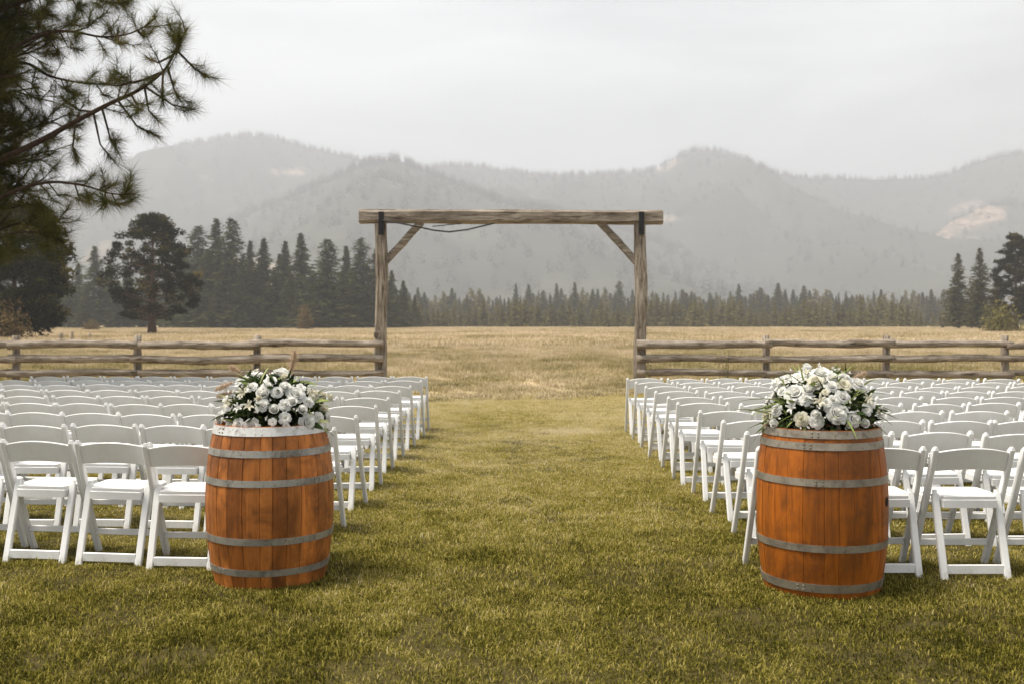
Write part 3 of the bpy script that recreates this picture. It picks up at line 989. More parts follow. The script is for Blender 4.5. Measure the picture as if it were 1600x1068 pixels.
# low belt of young conifers beyond the meadow
YOUNG = [fir_crown('young_crown_%d' % k, M['young'], 9.0, rb, 400 + k, nbr=110, per=5, size=0.75, power=pw, start=.03, droop=.2)
         for k, (rb, pw) in enumerate([(2.5, .75), (2.1, .85), (2.7, .55), (1.9, .7)])]
YT = trunk_mesh('young_trunk', 8.0, 0.13, 9)
r2 = np.random.RandomState(5)
px = 596.0
while px < 1500:
    d = r2.uniform(310, 350)
    top = 477 + r2.normal(0, 8) - 5 * math.sin(px / 40)
    if px < 680:
        top -= (680 - px) * .15
    H = CAM_H + (505 - top) / 1600 * d
    place_tree('young_conifer', YOUNG[r2.randint(0, 4)], YT, ground_at(px, d), H / 9.0, r2.uniform(0, 6.28),
               'small olive conifer in the low front edge of the tree belt beyond the meadow', 'tree', 'front trees of the far conifer belt', r2.uniform(1.0, 1.75))
    px += r2.uniform(6, 12)
px = 606.0
while px < 1500:
    d = r2.uniform(430, 520)
    top = 461 + r2.normal(0, 8) - 5 * math.sin(px / 47 + 1)
    if r2.rand() < .13:
        top -= r2.uniform(6, 16)
    H = CAM_H + (505 - top) / 1600 * d
    v = r2.randint(0, 9)
    msh, mh = (FIRS[v], 20.0) if v < 5 else (YOUNG[v - 5], 9.0)
    place_tree('belt_conifer', msh, FIR_TRUNK if v < 5 else YT, ground_at(px, d), H / mh, r2.uniform(0, 6.28),
               'taller grey-green hazed conifer rising behind the low front trees of the belt', 'tree', 'rear trees of the far conifer belt', r2.uniform(1.3, 2.0) if v < 5 else r2.uniform(1.0, 1.5))
    px += r2.uniform(4, 8.5)
wp, ws, wi = [], [], []
for k in range(2600):
    d = r2.uniform(530, 1050)
    px = r2.uniform(-300, 1950)
    g = ground_at(px, d)
    wp.append((g.x, g.y, 0)); ws.append(r2.uniform(.50, .95)); wi.append(r2.randint(0, 5))
tag(scatter('far_woods', wp, r2.uniform(0, 6.28, len(wp)), np.array(ws), np.array(wi), FIRS),
    'grey hazed mass of conifer woods at the foot of the mountains', 'woods', None, 'stuff')

# dark pine at the left edge of the field
dk_prof = [2.5, 3.9, 4.4, 4.3, 4.3, 4.0, 3.6, 3.0, 1.8]
cm, limbs = pine_crown('dark_pine_crown', M['edge_pine'], dk_prof, 0.9, 11.5, 91, 200, 0.95, 0.5, 95)
tm = trunk_mesh('dark_pine_trunk', 10.8, 0.30, 8, limbs, 'bark')
place_tree('dark_pine', cm, tm, ground_at(22, 88), 1.0, 1.1, 'dark low-branched pine behind the fence below the overhanging boughs', 'tree')


# ------------------------------------------------------------------ overhanging near pine (its trunk stands outside the frame)
def near_pine():
    r = random.Random(4)
    nr = np.random.RandomState(4)
    root = empty('overhanging_pine', (-7.35, 12.6, 0))
    O = Vector(root.location)
    tr = MB()
    tr.tube([(0, 0, -.3), (0, 0, .4), (.03, 0, 3), (.0, .05, 6), (.04, .05, 9), (0, 0, 13)], [.42, .32, .27, .22, .15, .03], 12)
    link('trunk', tr.mesh('near_pine_trunk', M['bark'], True), root)
    br = MB()
    tufts = []       # (position, direction, length of needles)

    def sub(p0, dirv, length, rad, depth):
        """a twig with tufts towards its end"""
        n = 5
        pts = [Vector(p0)]
        d = dirv.normalized()
        for k in range(n):
            d = (d + Vector((r.gauss(0, .12), r.gauss(0, .12), .07 + r.gauss(0, .10)))).normalized()
            pts.append(pts[-1] + d * (length / n))
        br.tube(pts, [rad * (1 - .75 * k / n) for k in range(n + 1)], 5, cap=False)
        for k in range(2, n + 1):
            dd = (pts[k] - pts[k - 1]).normalized()
            if k == n or r.random() < .55:
                tufts.append((pts[k], dd, 1.0 if k == n else .85))
        if depth > 0:
            for k in range(1, n):
                if r.random() < .75:
                    dd = (pts[k + 1] - pts[k]).normalized()
                    q = dd.cross(Vector((r.gauss(0, 1), r.gauss(0, 1), r.gauss(0, 1)))).normalized()
                    sub(pts[k], dd * .75 + q * .8, length * r.uniform(.35, .55), rad * .5, depth - 1)
        return pts

    def limb(pxs, rad, twigs):
        """a bough through chosen places; twigs: (index along, end place)"""
        pts = [P(*q) - O for q in pxs]
        fine = []
        for i in range(len(pts) - 1):
            p0 = pts[max(i - 1, 0)]; p1 = pts[i]; p2 = pts[i + 1]; p3 = pts[min(i + 2, len(pts) - 1)]
            for k in range(4):
                t = k / 4
                fine.append(0.5 * ((2 * p1) + (p2 - p0) * t + (2 * p0 - 5 * p1 + 4 * p2 - p3) * t * t + (3 * p1 - p0 - 3 * p2 + p3) * t ** 3))
        fine.append(pts[-1])
        n = len(fine)
        rad *= .72
        br.tube(fine, [rad * (1 - .85 * k / (n - 1)) for k in range(n)], 6, cap=False)
        for k in range(int(n * .45), n - 1):
            if r.random() < .55:
                dd = (fine[k + 1] - fine[k]).normalized()
                q = dd.cross(Vector((r.gauss(0, 1), r.gauss(0, 1), r.gauss(0, 1)))).normalized()
                sub(fine[k], dd * .7 + q * .8, r.uniform(.22, .45), rad * .20, 0)
        tufts.append((fine[-1], (fine[-1] - fine[-2]).normalized(), 1.0))
        tufts.append((fine[-2], (fine[-1] - fine[-2]).normalized(), .9))
        for frac, end in twigs:
            b = fine[min(n - 1, int(frac * (n - 1)))]
            e = P(*end) - O
            m1 = b.lerp(e, .5) + Vector((r.gauss(0, .03), r.gauss(0, .05), -.07))
            tw = [b, b.lerp(m1, .6), m1, m1.lerp(e, .6), e]
            br.tube(tw, [rad * .33, rad * .28, rad * .22, rad * .17, rad * .10], 5, cap=False)
            dd = (e - tw[-2]).normalized()
            tufts.append((e, dd, 1.0)); tufts.append((tw[3], dd, .9)); tufts.append((e.lerp(tw[3], .5), dd, .95))
            if r.random() < .8:
                q = Vector((r.gauss(0, .5), r.gauss(0, 1), r.gauss(.2, .5)))
                sub(tw[2], dd * .8 + q * .6, .28, rad * .14, 0)
                sub(tw[1], dd * .8 - q * .6, .25, rad * .14, 0)

    # the long bough reaching out over the field
    limb([(-134, 330, 12.6), (-40, 275, 12.3), (0, 250, 12.1), (60, 222, 12.0), (118, 190, 11.9), (172, 162, 11.8), (215, 142, 11.7), (255, 112, 11.6), (275, 78, 11.5), (293, 44, 11.5)], .062,
         [(.55, (188, 245, 12.3)), (.60, (250, 215, 12.0)), (.66, (215, 170, 11.3)), (.72, (305, 172, 11.6)), (.72, (250, 192, 12.0)), (.76, (120, 128, 11.4)), (.80, (172, 122, 11.9)),
          (.82, (283, 160, 11.9)), (.90, (320, 118, 11.5)), (.88, (228, 90, 11.8)), (.95, (262, 52, 11.6)), (.96, (268, 82, 11.3)), (.5, (180, 255, 11.8)), (.5, (95, 150, 12.3)), (.45, (120, 250, 11.9)), (.78, (255, 165, 11.4))])
    limb([(-134, 170, 12.6), (-30, 110, 12.9), (35, 98, 12.8), (75, 118, 12.6), (115, 128, 12.5), (150, 132, 12.4), (195, 130, 12.3)], .040,
         [(.6, (118, 145, 12.2)), (.75, (150, 112, 12.7)), (.85, (172, 150, 12.2)), (.9, (178, 112, 12.4)), (.45, (60, 140, 12.9))])
    limb([(-134, 130, 12.6), (-40, 90, 12.3), (20, 75, 12.2), (70, 52, 12.1), (115, 50, 12.0), (160, 58, 11.9), (205, 52, 11.8), (238, 34, 11.7)], .045,
         [(.5, (130, 80, 12.0)), (.6, (168, 18, 11.9)), (.72, (185, 46, 12.2)), (.8, (200, 68, 11.6)), (.9, (225, 48, 12.0)), (.45, (90, 85, 12.4)), (.4, (60, 20, 12.0)), (.55, (120, 15, 12.5))])
    limb([(-134, 60, 12.6), (-40, 30, 12.4), (30, 5, 12.3), (90, -10, 12.2), (150, -18, 12.1), (190, -5, 12.0)], .045,
         [(.5, (85, 25, 12.3)), (.65, (130, 18, 12.0)), (.8, (160, 12, 12.3)), (.9, (205, 5, 11.9)), (.4, (40, 40, 12.2))])
    limb([(-134, 360, 12.6), (-40, 330, 12.2), (20, 300, 12.0), (75, 285, 11.9), (130, 290, 11.8), (175, 303, 11.8), (212, 303, 11.7)], .042,
         [(.45, (95, 250, 12.0)), (.5, (110, 305, 12.2)), (.6, (150, 270, 11.7)), (.65, (140, 318, 11.9)), (.75, (185, 285, 12.0)), (.8, (165, 318, 11.5)), (.85, (200, 318, 11.8)), (.9, (205, 290, 11.9)), (.35, (60, 320, 12.0))])
    limb([(-134, 400, 12.6), (-50, 385, 12.2), (0, 370, 12.1), (40, 362, 12.0), (75, 368, 12.0), (100, 378, 11.9)], .036,
         [(.5, (60, 335, 12.1)), (.6, (85, 345, 11.9)), (.7, (95, 360, 12.3)), (.8, (80, 385, 11.8)), (.4, (30, 395, 12.2)), (.3, (10, 400, 11.9))])
    limb([(-134, 280, 12.6), (-50, 240, 12.9), (0, 225, 13.0), (40, 205, 13.0), (80, 190, 13.0), (115, 175, 13.0)], .04,
         [(.5, (60, 175, 12.8)), (.6, (90, 215, 13.2)), (.7, (100, 160, 13.0)), (.4, (40, 170, 13.2)), (.8, (130, 195, 12.9))])
    # the thick of the crown: boughs all round the stem
    for k in range(215):
        z = r.uniform(2.1, 12.0) if k < 55 else r.uniform(2.1, 6.4)
        a = r.uniform(0, 6.28) if z > 6.2 else r.choice([r.uniform(-.75, .75), r.uniform(-1.5, .6), r.uniform(0, 6.28)])
        ln = r.uniform(1.0, 1.75) * (1.0 if z < 6 else max(.35, 1.25 - (z - 6) / 8))
        if z < 3.2:
            ln *= r.uniform(.5, 1.0)
        d = Vector((math.cos(a), math.sin(a), r.uniform(-.05, .45)))
        sub((0, 0, z), d, ln, .030, 2)
    link('branches', br.mesh('near_pine_branches', M['twig'], True), root)
    # needles: bundles fanning forward round each shoot
    n_each = 56
    n = len(tufts) * n_each
    pos = np.repeat(np.array([t[0][:] for t in tufts]), n_each, 0)
    dr = np.repeat(np.array([t[1][:] for t in tufts]), n_each, 0)
    ls = np.repeat(np.array([t[2] for t in tufts]), n_each)
    back = nr.uniform(0, 0.15, n)
    base = pos - dr * back[:, None]
    q = nr.normal(0, 1, (n, 3))
    q -= (q * dr).sum(1)[:, None] * dr
    q /= np.linalg.norm(q, axis=1)[:, None] + 1e-9
    ang = nr.uniform(0.25, 1.45, n) * (0.75 + back * 3.6)
    ang = np.clip(ang, .1, 1.75)
    nd = dr * np.cos(ang)[:, None] + q * np.sin(ang)[:, None]
    L = nr.uniform(.15, .25, n) * ls
    tip = base + nd * L[:, None]
    tip[:, 2] -= 0.02 * nr.rand(n)
    w = np.cross(nd, nr.normal(0, 1, (n, 3)))
    w /= np.linalg.norm(w, axis=1)[:, None] + 1e-9
    w *= 0.0019
    V = np.stack([base - w, base + w, tip], 1).reshape(-1, 3)
    F = np.arange(n * 3).reshape(-1, 3)
    tone = np.repeat(nr.beta(2, 2.4, len(tufts)), n_each) * .75 + nr.uniform(0, .25, n)
    print('near pine tufts', len(tufts))
    link('needles', np_mesh('near_pine_needles', V, F, M['needle'], np.repeat(tone, 3)), root)
    tag(root, 'near pine with long needles reaching in from the upper picture edge', 'tree')


near_pine()


# ------------------------------------------------------------------ arch and rail fences
FY = 22.0
PX = lambda px, d=FY: (px - 800) / 1600 * d
PZ = lambda py, d=FY: CAM_H + (505 - py) / 1600 * d


def rough_timber(a, b, w, t, seed, seg=14, wob=0.010, up=(0, 0, 1), chamfer=.18):
    """hewn timber with uneven faces between a and b"""
    r = random.Random(seed)
    a, b = Vector(a), Vector(b)
    d = (b - a).normalized()
    sx = d.cross(Vector(up)).normalized()
    sy = sx.cross(d).normalized()
    c = min(w, t) * chamfer
    x, y = w / 2, t / 2
    sec = [(-x + c, -y), (0, -y), (x - c, -y), (x, -y + c), (x, 0), (x, y - c), (x - c, y), (0, y), (-x + c, y), (-x, y - c), (-x, 0), (-x, -y + c)]
    mb = MB()
    k = len(sec)
    vs_, fs = [], []
    ph = [r.uniform(0, 6) for _ in range(k)]
    for i in range(seg + 1):
        s = i / seg
        o = sx * (wob * math.sin(s * 7 + seed)) + sy * (wob * math.cos(s * 5 + seed * 2))
        for j, (p, q) in enumerate(sec):
            e = 1 + 0.05 * math.sin(s * 13 + ph[j]) + r.gauss(0, .014)
            vs_.append(a.lerp(b, s) + o + (sx * p + sy * q) * e)
    for i in range(seg):
        for j in range(k):
            j2 = (j + 1) % k
            fs.append((i * k + j, i * k + j2, (i + 1) * k + j2, (i + 1) * k + j))
    fs.append(tuple(range(k - 1, -1, -1))); fs.append(tuple(seg * k + j for j in range(k)))
    mb.add(vs_, fs)
    return mb


def log_mesh(L, rad, seed, sides=10, seg=16, wob=.02):
    """a peeled log along +X from 0 to L"""
    r = random.Random(seed)
    ph, ph2 = r.uniform(0, 6), r.uniform(0, 6)
    knots = [(r.uniform(0, 1), r.uniform(0, 6.28)) for _ in range(4)]
    pts, rr = [], []
    for i in range(seg + 1):
        s = i / seg
        pts.append((L * s, wob * math.sin(s * 5 + ph), wob * math.sin(s * 6.3 + ph2)))
        rr.append(rad * (1.08 - .16 * s + .05 * math.sin(s * 17 + ph)))
    noise = [[1 + r.gauss(0, .035) for _ in range(sides)] for _ in range(seg + 1)]

    def sq(i, k):
        e = noise[i][k]
        for ks, ka in knots:
            if abs(i / seg - ks) < .035 and abs((k / sides * 6.28 - ka + 3.14) % 6.28 - 3.14) < .5:
                e += .16
        return e
    mb = MB()
    mb.tube(pts, rr, sides, squash=sq)
    return mb


def build_arch():
    root = empty('timber_arch', (PX(798), FY, 0))
    o = Vector(root.location)
    lx, rx = PX(596) - o.x, PX(1000) - o.x
    zt, zb = PZ(328.5), PZ(349.5)
    for i, x in enumerate((lx, rx)):
        rough_timber((x, 0, -.3), (x + (.01 if i else -.01), 0, zb), .245, .25, 31 + i, 22, .018, up=(0, 1, 0)).build('post', M['post'], root)
    rough_timber((PX(562) - o.x, 0, (zt + zb) / 2 + .005), (PX(1035) - o.x, 0, (zt + zb) / 2 - .01), .29, zt - zb, 40, 30, .006).build('beam', M['log'], root)
    zp = PZ(409)
    for s, x in ((1, lx), (-1, rx)):
        a = Vector((x + s * .08, 0, zp)); b = Vector((x + s * .86, 0, zb + .03))
        rough_timber(a, b, .12, .15, 50 + s, 8, .004).build('brace', M['log'], root)
    for x in (lx, rx):
        mb = MB()
        mb.box((x + .015, -.152, (PZ(332) + PZ(368)) / 2), (.115, .012, PZ(332) - PZ(368)))
        st = mb.build('strap', M['black'], root)
        bm = MB()
        for dz in (-.18, -.08, .08, .18):
            bm.tube([(x + .015, -.161, PZ(350) + dz), (x + .015, -.172, PZ(350) + dz)], .014, 8)
        bm.build('bolt', M['black'], st)
    k = MB()
    k.tube([(lx - .07, -.139, PZ(523)), (lx - .07, -.150, PZ(523))], [.085, .06], 10)
    k.build('knot', M['post'], root)
    tag(root, 'weathered timber arch with braced posts at the end of the aisle', 'arch')
    mb = MB()
    pts = [P(598, 345, 21.80), P(625, 349, 21.80), P(650, 354, 21.80), P(678, 360, 21.80), P(702, 362.5, 21.80), P(730, 359, 21.80), P(755, 353, 21.80), P(772, 349, 21.80)]
    mb.tube([p for p in pts], .018, 6)
    mb.tube([P(676, 354, 21.78), P(690, 352.5, 21.78), P(705, 351, 21.78), P(722, 349.5, 21.78)], .011, 5)
    c = mb.build('hanging_cable', M['cable'], None, True)
    tag(c, 'slack black cable drooping under the arch beam', 'cable')


def build_fence(posts, ends, label, seed, extra=False):
    root = empty('rail_fence', ((posts[0] + posts[-1]) / 2, FY - .16, 0))
    ox = root.location.x
    r = random.Random(seed)
    for x in posts:
        m = log_mesh(1.45, .085, r.randint(0, 999), 9, 8, .006)
        p = m.build('post', M['log'], root, True)
        p.rotation_euler = (0, -math.pi / 2 + r.gauss(0, .012), 0)
        p.location = (x - ox, .17, -.32)
    xs = sorted(list(posts) + list(ends))
    for lev, (zc, rad) in enumerate(((.955, .082), (.635, .082), (.325, .076))):
        for i in range(len(xs) - 1):
            a, b = xs[i], xs[i + 1]
            ea = .10 if a not in ends else .06
            eb = .10 if b not in ends else .06
            m = log_mesh(b - a + ea + eb - .02, rad * r.uniform(.92, 1.06), r.randint(0, 999), 10, 16, .013)
            q = m.build('rail', M['log'], root, True)
            da, db = r.gauss(0, .014), r.gauss(0, .014)
            flip = (i % 2 == 1)
            if flip:
                q.rotation_euler = (r.uniform(0, 6), math.atan2(db, b - a), math.pi)
                q.location = (b - ox + eb, -.02 - (.035 if i % 2 else 0) * 0, zc + da)
            else:
                q.rotation_euler = (r.uniform(0, 6), math.atan2(db, b - a), 0)
                q.location = (a - ox - ea, -.02, zc + da)
    if extra:
        q = log_mesh(3.4, .07, 555, 10, 14, .03).build('rail', M['log'], root, True)
        q.location = (9.05 - ox, -.10, .09); q.rotation_euler = (0, .0, .02)
        q['label'] = 'low rail lying close to the ground'
    tag(root, label, 'fence')


build_arch()
build_fence([-15.9, -13.3, PX(26), PX(215), PX(401)], [PX(598)], 'weathered three-rail log fence joining the arch from the lone pine side', 3)
build_fence([PX(1197), PX(1385), PX(1571), 13.2, 15.8], [PX(998)], 'weathered three-rail log fence running from the arch towards the field-end pines', 9, True)


def stake(px, d, h, w, lb):
    mb = log_mesh(h + .3, w, int(px), 7, 5, .01)
    o = mb.build('wooden_stake', M['log'], None, True)
    o.location = ground_at(px, d) - Vector((0, 0, .3)); o.rotation_euler = (0, -math.pi / 2 + .03, 0)
    tag(o, lb, 'stake', 'old stakes in the meadow')


stake(112, 70, .85, .10, 'short dark stake in the meadow right of the dark pine')
stake(95, 74, .70, .16, 'squat stump-like stake beside the dark pine')
stake(140, 78, .62, .09, 'small stake in the meadow midway from dark pine to lone pine')


def weed(px, d, h, n, seed, lb):
    r = np.random.RandomState(seed)
    mb = MB()
    C = []
    for k in range(n):
        a = r.uniform(0, 6.28); t = r.uniform(.05, .35)
        pts = [(0, 0, 0), (math.cos(a) * t * h * .4, math.sin(a) * t * h * .4, h * .5), (math.cos(a) * t * h, math.sin(a) * t * h, h * r.uniform(.75, 1))]
        mb.tube(pts, [.006, .005, .003], 4)
        for f in np.linspace(.2, 1, 7):
            C.append(np.array(pts[0]) * (1 - f) + np.array(pts[2]) * f)
    e = empty('tall_weed', ground_at(px, d))
    st = mb.mesh('weed_stem', M['weed'])
    link('stem', st, e)
    V, F = leaf_tris(r, np.array(C), .07, 2, 2.6, None, 1)
    link('leaves', np_mesh('weed_leaves', V, F, M['weed'], r.uniform(0, 1, len(V))), e)
    tag(e, lb, 'weed', 'weeds by the fence')


weed(1137, 21.6, .95, 3, 1, 'thin tall green weed in front of the rails between the arch and first post')
weed(1016, 21.7, .6, 3, 2, 'thin weed beside the foot of the arch post')


# ------------------------------------------------------------------ folding chairs
def make_chair():
    root = empty('folding_chair')
    W = M['chair']
    H = .725
    yf, yb = .170, -.150

    def tall(z):     # line of the tall frame: front foot -> top of the back
        t = z / H
        return yf + (yb - yf) * t - .012 * math.sin(math.pi * t)
    for s in (-1, 1):
        mb = MB()
        zs = [0, .15, .3, .43, .55, .65, H - .02, H]
        n = len(zs)
        vs_, fs = [], []
        for i, z in enumerate(zs):
            hw, hd = (.0145, .022)
            if i == n - 1:
                hw, hd = (.008, .012)
            y = tall(z)
            x = s * .212
            c = .005
            for p, q in ((-hw + c, -hd), (hw - c, -hd), (hw, -hd + c), (hw, hd - c), (hw - c, hd), (-hw + c, hd), (-hw, hd - c), (-hw, -hd + c)):
                vs_.append((x + p, y + q, z))
        for i in range(n - 1):
            for j in range(8):
                j2 = (j + 1) % 8
                fs.append((i * 8 + j, i * 8 + j2, (i + 1) * 8 + j2, (i + 1) * 8 + j))
        fs.append(tuple(range(7, -1, -1))); fs.append(tuple((n - 1) * 8 + j for j in range(8)))
        mb.add(vs_, fs)
        mb.build('back_post', W, root)
        # rear leg: rear foot up to a rounded top beside the seat
        lg = MB()
        a, b = Vector((s * .174, -.185, 0)), Vector((s * .174, -.058, .455))
        d = (b - a).normalized()
        lg.bar(a, b, .040, .026, (0, 1, 0), .2)
        lg.bar(b, b + d * .022, .026, .020, (0, 1, 0), .3)
        lg.build('rear_leg', W, root)
        pv = MB()
        pv.tube([(s * .150, tall(.40) + .015, .40), (s * .224, tall(.40) + .015, .40)], .011, 8)
        pv.build('pivot', W, root)
    # backrest: crowned top, curved in plan
    bk = MB()
    nx = 12
    vs_, fs = [], []
    for i in range(nx + 1):
        u = -1 + 2 * i / nx
        x = u * .199
        dy = -.028 * (1 - u * u)
        zt = H - .030 + .026 * (1 - u * u)
        zb = H - .140 + .014 * (1 - u * u)
        for z, off in ((zb, -.008), (zb + .004, -.011), (zt - .004, -.011), (zt, -.007), (zt, .006), (zt - .004, .010), (zb + .004, .010), (zb, .007)):
            vs_.append((x, tall(z) + dy + off, z))
    for i in range(nx):
        for j in range(8):
            j2 = (j + 1) % 8
            fs.append((i * 8 + j, i * 8 + j2, (i + 1) * 8 + j2, (i + 1) * 8 + j))
    fs.append(tuple(range(8))); fs.append(tuple(nx * 8 + j for j in range(7, -1, -1)))
    bk.add(vs_, fs)
    bk.build('backrest', W, root, False)
    # seat frame and padded seat
    outline = [(-.150, -.115), (.150, -.115), (.150, -.035), (.192, .006), (.196, .185), (.180, .212), (-.180, .212), (-.196, .185), (-.192, .006), (-.150, -.035)]

    def slab(z0, z1, inset, crown):
        mb = MB()
        n = len(outline)
        lo = [(x * (1 - inset), y * (1 - inset) + .05 * inset, z0) for x, y in outline]
        m1 = [(x * (1 - inset), y * (1 - inset) + .05 * inset, z1 - .006) for x, y in outline]
        hi = [(x * (.955 - inset), y * (.955 - inset) + .05 * (inset + .045), z1) for x, y in outline]
        c = [(0, .06, z1 + crown)]
        fs = [tuple(range(n - 1, -1, -1))]
        for k in range(n):
            j = (k + 1) % n
            fs += [(k, j, n + j, n + k), (n + k, n + j, 2 * n + j, 2 * n + k), (2 * n + k, 2 * n + j, 3 * n)]
        mb.add(lo + m1 + hi + c, fs)
        return mb
    sf = slab(.385, .432, 0, 0).build('seat_frame', W, root)
    slab(.4325, .452, .035, .006).build('seat', W, root)
    ft = MB(); ft.bar((-.153, -.168, .060), (.153, -.168, .060), .020, .050, (0, 0, 1)); ft.build('foot_rail', W, root)
    st = MB(); st.bar((-.1975, tall(.155), .155), (.1975, tall(.155), .155), .018, .036, (0, 0, 1)); st.build('stretcher', W, root)
    return root


ORD = ['first', 'second', 'third', 'fourth', 'fifth', 'sixth', 'seventh', 'eighth', 'ninth', 'tenth', 'eleventh']
chair0 = make_chair()
kids_of(chair0)
first = True
cr = random.Random(21)


def place_chair(x, y, rz, label, group):
    global first
    o = chair0 if first else copy_tree(chair0)
    first = False
    o.location = (x, y, -.012 + cr.uniform(-.004, .004))
    o.rotation_euler = (cr.gauss(0, .006), cr.gauss(0, .006), rz)
    tag(o, label, 'chair', group)


NL, NR, NC = 9, 10, 10
for k in range(NL):
    ang = R(8.0) * max(0.0, 1 - k / 8.0) + R(.8)
    y0 = 5.92 + .925 * k
    x0 = -1.145 + .008 * k - .23
    x, y = x0, y0
    for j in range(NC + 1):
        aj = ang * (1.0 if j > 0 else .8)
        if (x - .3) / y > -.62:
            row = ('back row' if k == 0 else 'front row' if k == NL - 1 else ORD[k] + ' row from the back')
            pos = 'on the aisle' if j == 0 else ORD[j] + ' seat from aisle'
            place_chair(x + cr.gauss(0, .014), y + cr.gauss(0, .026), -aj * .35 + cr.gauss(0, .035),
                        'white folding chair left of aisle, %s, %s' % (row, pos), 'white folding chairs left of the aisle')
        x -= .470 * math.cos(ang)
        y += .470 * math.sin(ang)
for k in range(NR):
    ang = R(-1.6) * (1 - k / 9.0)
    y0 = 5.80 + .785 * k
    x0 = 1.465 - .005 * k + .23 - (.15 if k == 0 else 0)
    for j in range(NC + (1 if k < 5 else 0)):
        x, y = x0 + .490 * j, y0 + .490 * j * math.sin(ang)
        if (x + .3) / y < .63 + .0:
            row = ('back row' if k == 0 else 'front row' if k == NR - 1 else ORD[k] + ' row from the back')
            pos = 'on the aisle' if j == 0 else ORD[j] + ' seat from aisle'
            place_chair(x + cr.gauss(0, .014), y + cr.gauss(0, .026), cr.gauss(.0, .035) + R(1.5),
                        'white folding chair right of aisle, %s, %s' % (row, pos), 'white folding chairs right of the aisle')


# ------------------------------------------------------------------ barrels
def barrel(loc, rz, H, Rb, Re, wood, hoops, label, seed, bung=None, seam=.003):
    root = empty('oak_barrel', loc, rz)
    r = random.Random(seed)

    def rad(z):
        t = (z - H / 2) / (H / 2)
        return Re + (Rb - Re) * (1 - abs(t) ** 2.15)
    n = 23
    w = [r.uniform(.75, 1.35) for _ in range(n)]
    tot = sum(w)
    a = 0.0
    nz = 14
    for k in range(n):
        da = w[k] / tot * 2 * math.pi
        a0, a1 = a + .0016, a + da - .0016
        a += da
        mb = MB()
        cols = [(a0, -seam), (a0 + .010, 0), (a0 + (a1 - a0) * .35, .0005), (a0 + (a1 - a0) * .65, .0005), (a1 - .010, 0), (a1, -seam)]
        m = len(cols)
        vs_, fs = [], []
        jit = r.gauss(0, .0006)
        for i in range(nz + 1):
            z = H * i / nz
            for ang, off in cols:
                rr = rad(z) + off + jit
                vs_.append((rr * math.cos(ang), rr * math.sin(ang), z))
            ri = rad(z) - .026
            vs_.append((ri * math.cos(a1), ri * math.sin(a1), z)); vs_.append((ri * math.cos(a0), ri * math.sin(a0), z))
        q = m + 2
        for i in range(nz):
            for j in range(q):
                j2 = (j + 1) % q
                fs.append((i * q + j, i * q + j2, (i + 1) * q + j2, (i + 1) * q + j))
        fs.append(tuple(range(q - 1, -1, -1))); fs.append(tuple(nz * q + j for j in range(q)))
        mb.add(vs_, fs)
        mb.build('stave', M[wood], root)
    # head boards, recessed below the rim
    for zc, up in ((H - .035, 1), (.035, -1)):
        nb = 5
        rr = rad(zc) - .028
        for b in range(nb):
            y0, y1 = -rr + 2 * rr * b / nb + .001, -rr + 2 * rr * (b + 1) / nb - .001
            pts = []
            for t in np.linspace(y0, y1, 5):
                pts.append((math.sqrt(max(rr * rr - t * t, 1e-6)), t))
            poly = pts + [(-x, y) for x, y in reversed(pts)]
            mb = MB()
            m = len(poly)
            mb.add([(x, y, zc - .009) for x, y in poly] + [(x, y, zc + .009) for x, y in poly],
                   [tuple(range(m - 1, -1, -1)), tuple(range(m, 2 * m))] + [(k, (k + 1) % m, m + (k + 1) % m, m + k) for k in range(m)])
            mb.build('head_board', M['head'], root)
    for z, wd, mt in hoops:
        mb = MB()
        ns = 72
        vs_, fs = [], []
        tk = .0045
        for i in range(ns):
            an = 2 * math.pi * i / ns
            for zz, o in ((z - wd / 2, .0008), (z - wd / 2, tk), (z + wd / 2, tk), (z + wd / 2, .0008)):
                rr = rad(zz) + o + .0005
                vs_.append((rr * math.cos(an), rr * math.sin(an), zz))
        for i in range(ns):
            i2 = (i + 1) % ns
            for j in range(4):
                j2 = (j + 1) % 4
                fs.append((i * 4 + j, i2 * 4 + j, i2 * 4 + j2, i * 4 + j2))
        mb.add(vs_, fs)
        h = mb.build('hoop', M[mt], root)
        an = -math.pi / 2 - rz + r.choice([-1, 1]) * r.uniform(.35, 1.1)
        lap = MB()
        for i in range(5):
            pass
        for dz in (-wd * .22, wd * .22):
            for dA in (0, .10):
                rv = MB()
                rr = rad(z + dz) + tk
                c = Vector((math.cos(an + dA), math.sin(an + dA), 0))
                p = c * rr + Vector((0, 0, z + dz))
                rv.tube([p - c * .002, p + c * .0022, p + c * .0034], [.0065, .0055, .002], 8)
                rv.build('rivet', M['hoop_dull'], h)
    if bung:
        an, z = bung
        an -= rz
        c = Vector((math.cos(an), math.sin(an), 0))
        p = c * rad(z) + Vector((0, 0, z))
        mb = MB(); mb.tube([p - c * .01, p + c * .0022, p + c * .003], [.026, .026, .018], 16); mb.build('bung_hole', M['bung'], root)  # raised dark disc painting the shade inside the open hole
    tag(root, label, 'barrel')
    return root


BH = .85
LB, RB = Vector((PX(422.5, 5.63), 5.63, 0)), Vector((PX(1283, 5.44), 5.44, 0))
barrel(LB, .3, BH, .343, .294, 'barrel_a', [(BH - .024, .046, 'hoop_bright'), (.712, .036, 'hoop'), (.560, .035, 'hoop'), (.258, .035, 'hoop'), (.092, .035, 'hoop')],
       'stained oak wine barrel with five grey hoops and a pale metal rim', 5)
barrel(RB, 1.1, BH, .337, .296, 'barrel_b', [(BH - .020, .038, 'hoop_dull'), (.772, .036, 'hoop_dull'), (.592, .036, 'hoop_dull'), (.262, .036, 'hoop_dull'), (.058, .042, 'hoop_dull')],
       'glossy orange oak barrel with bung hole and dull brown hoops', 14, (-.60, .478), .0014)


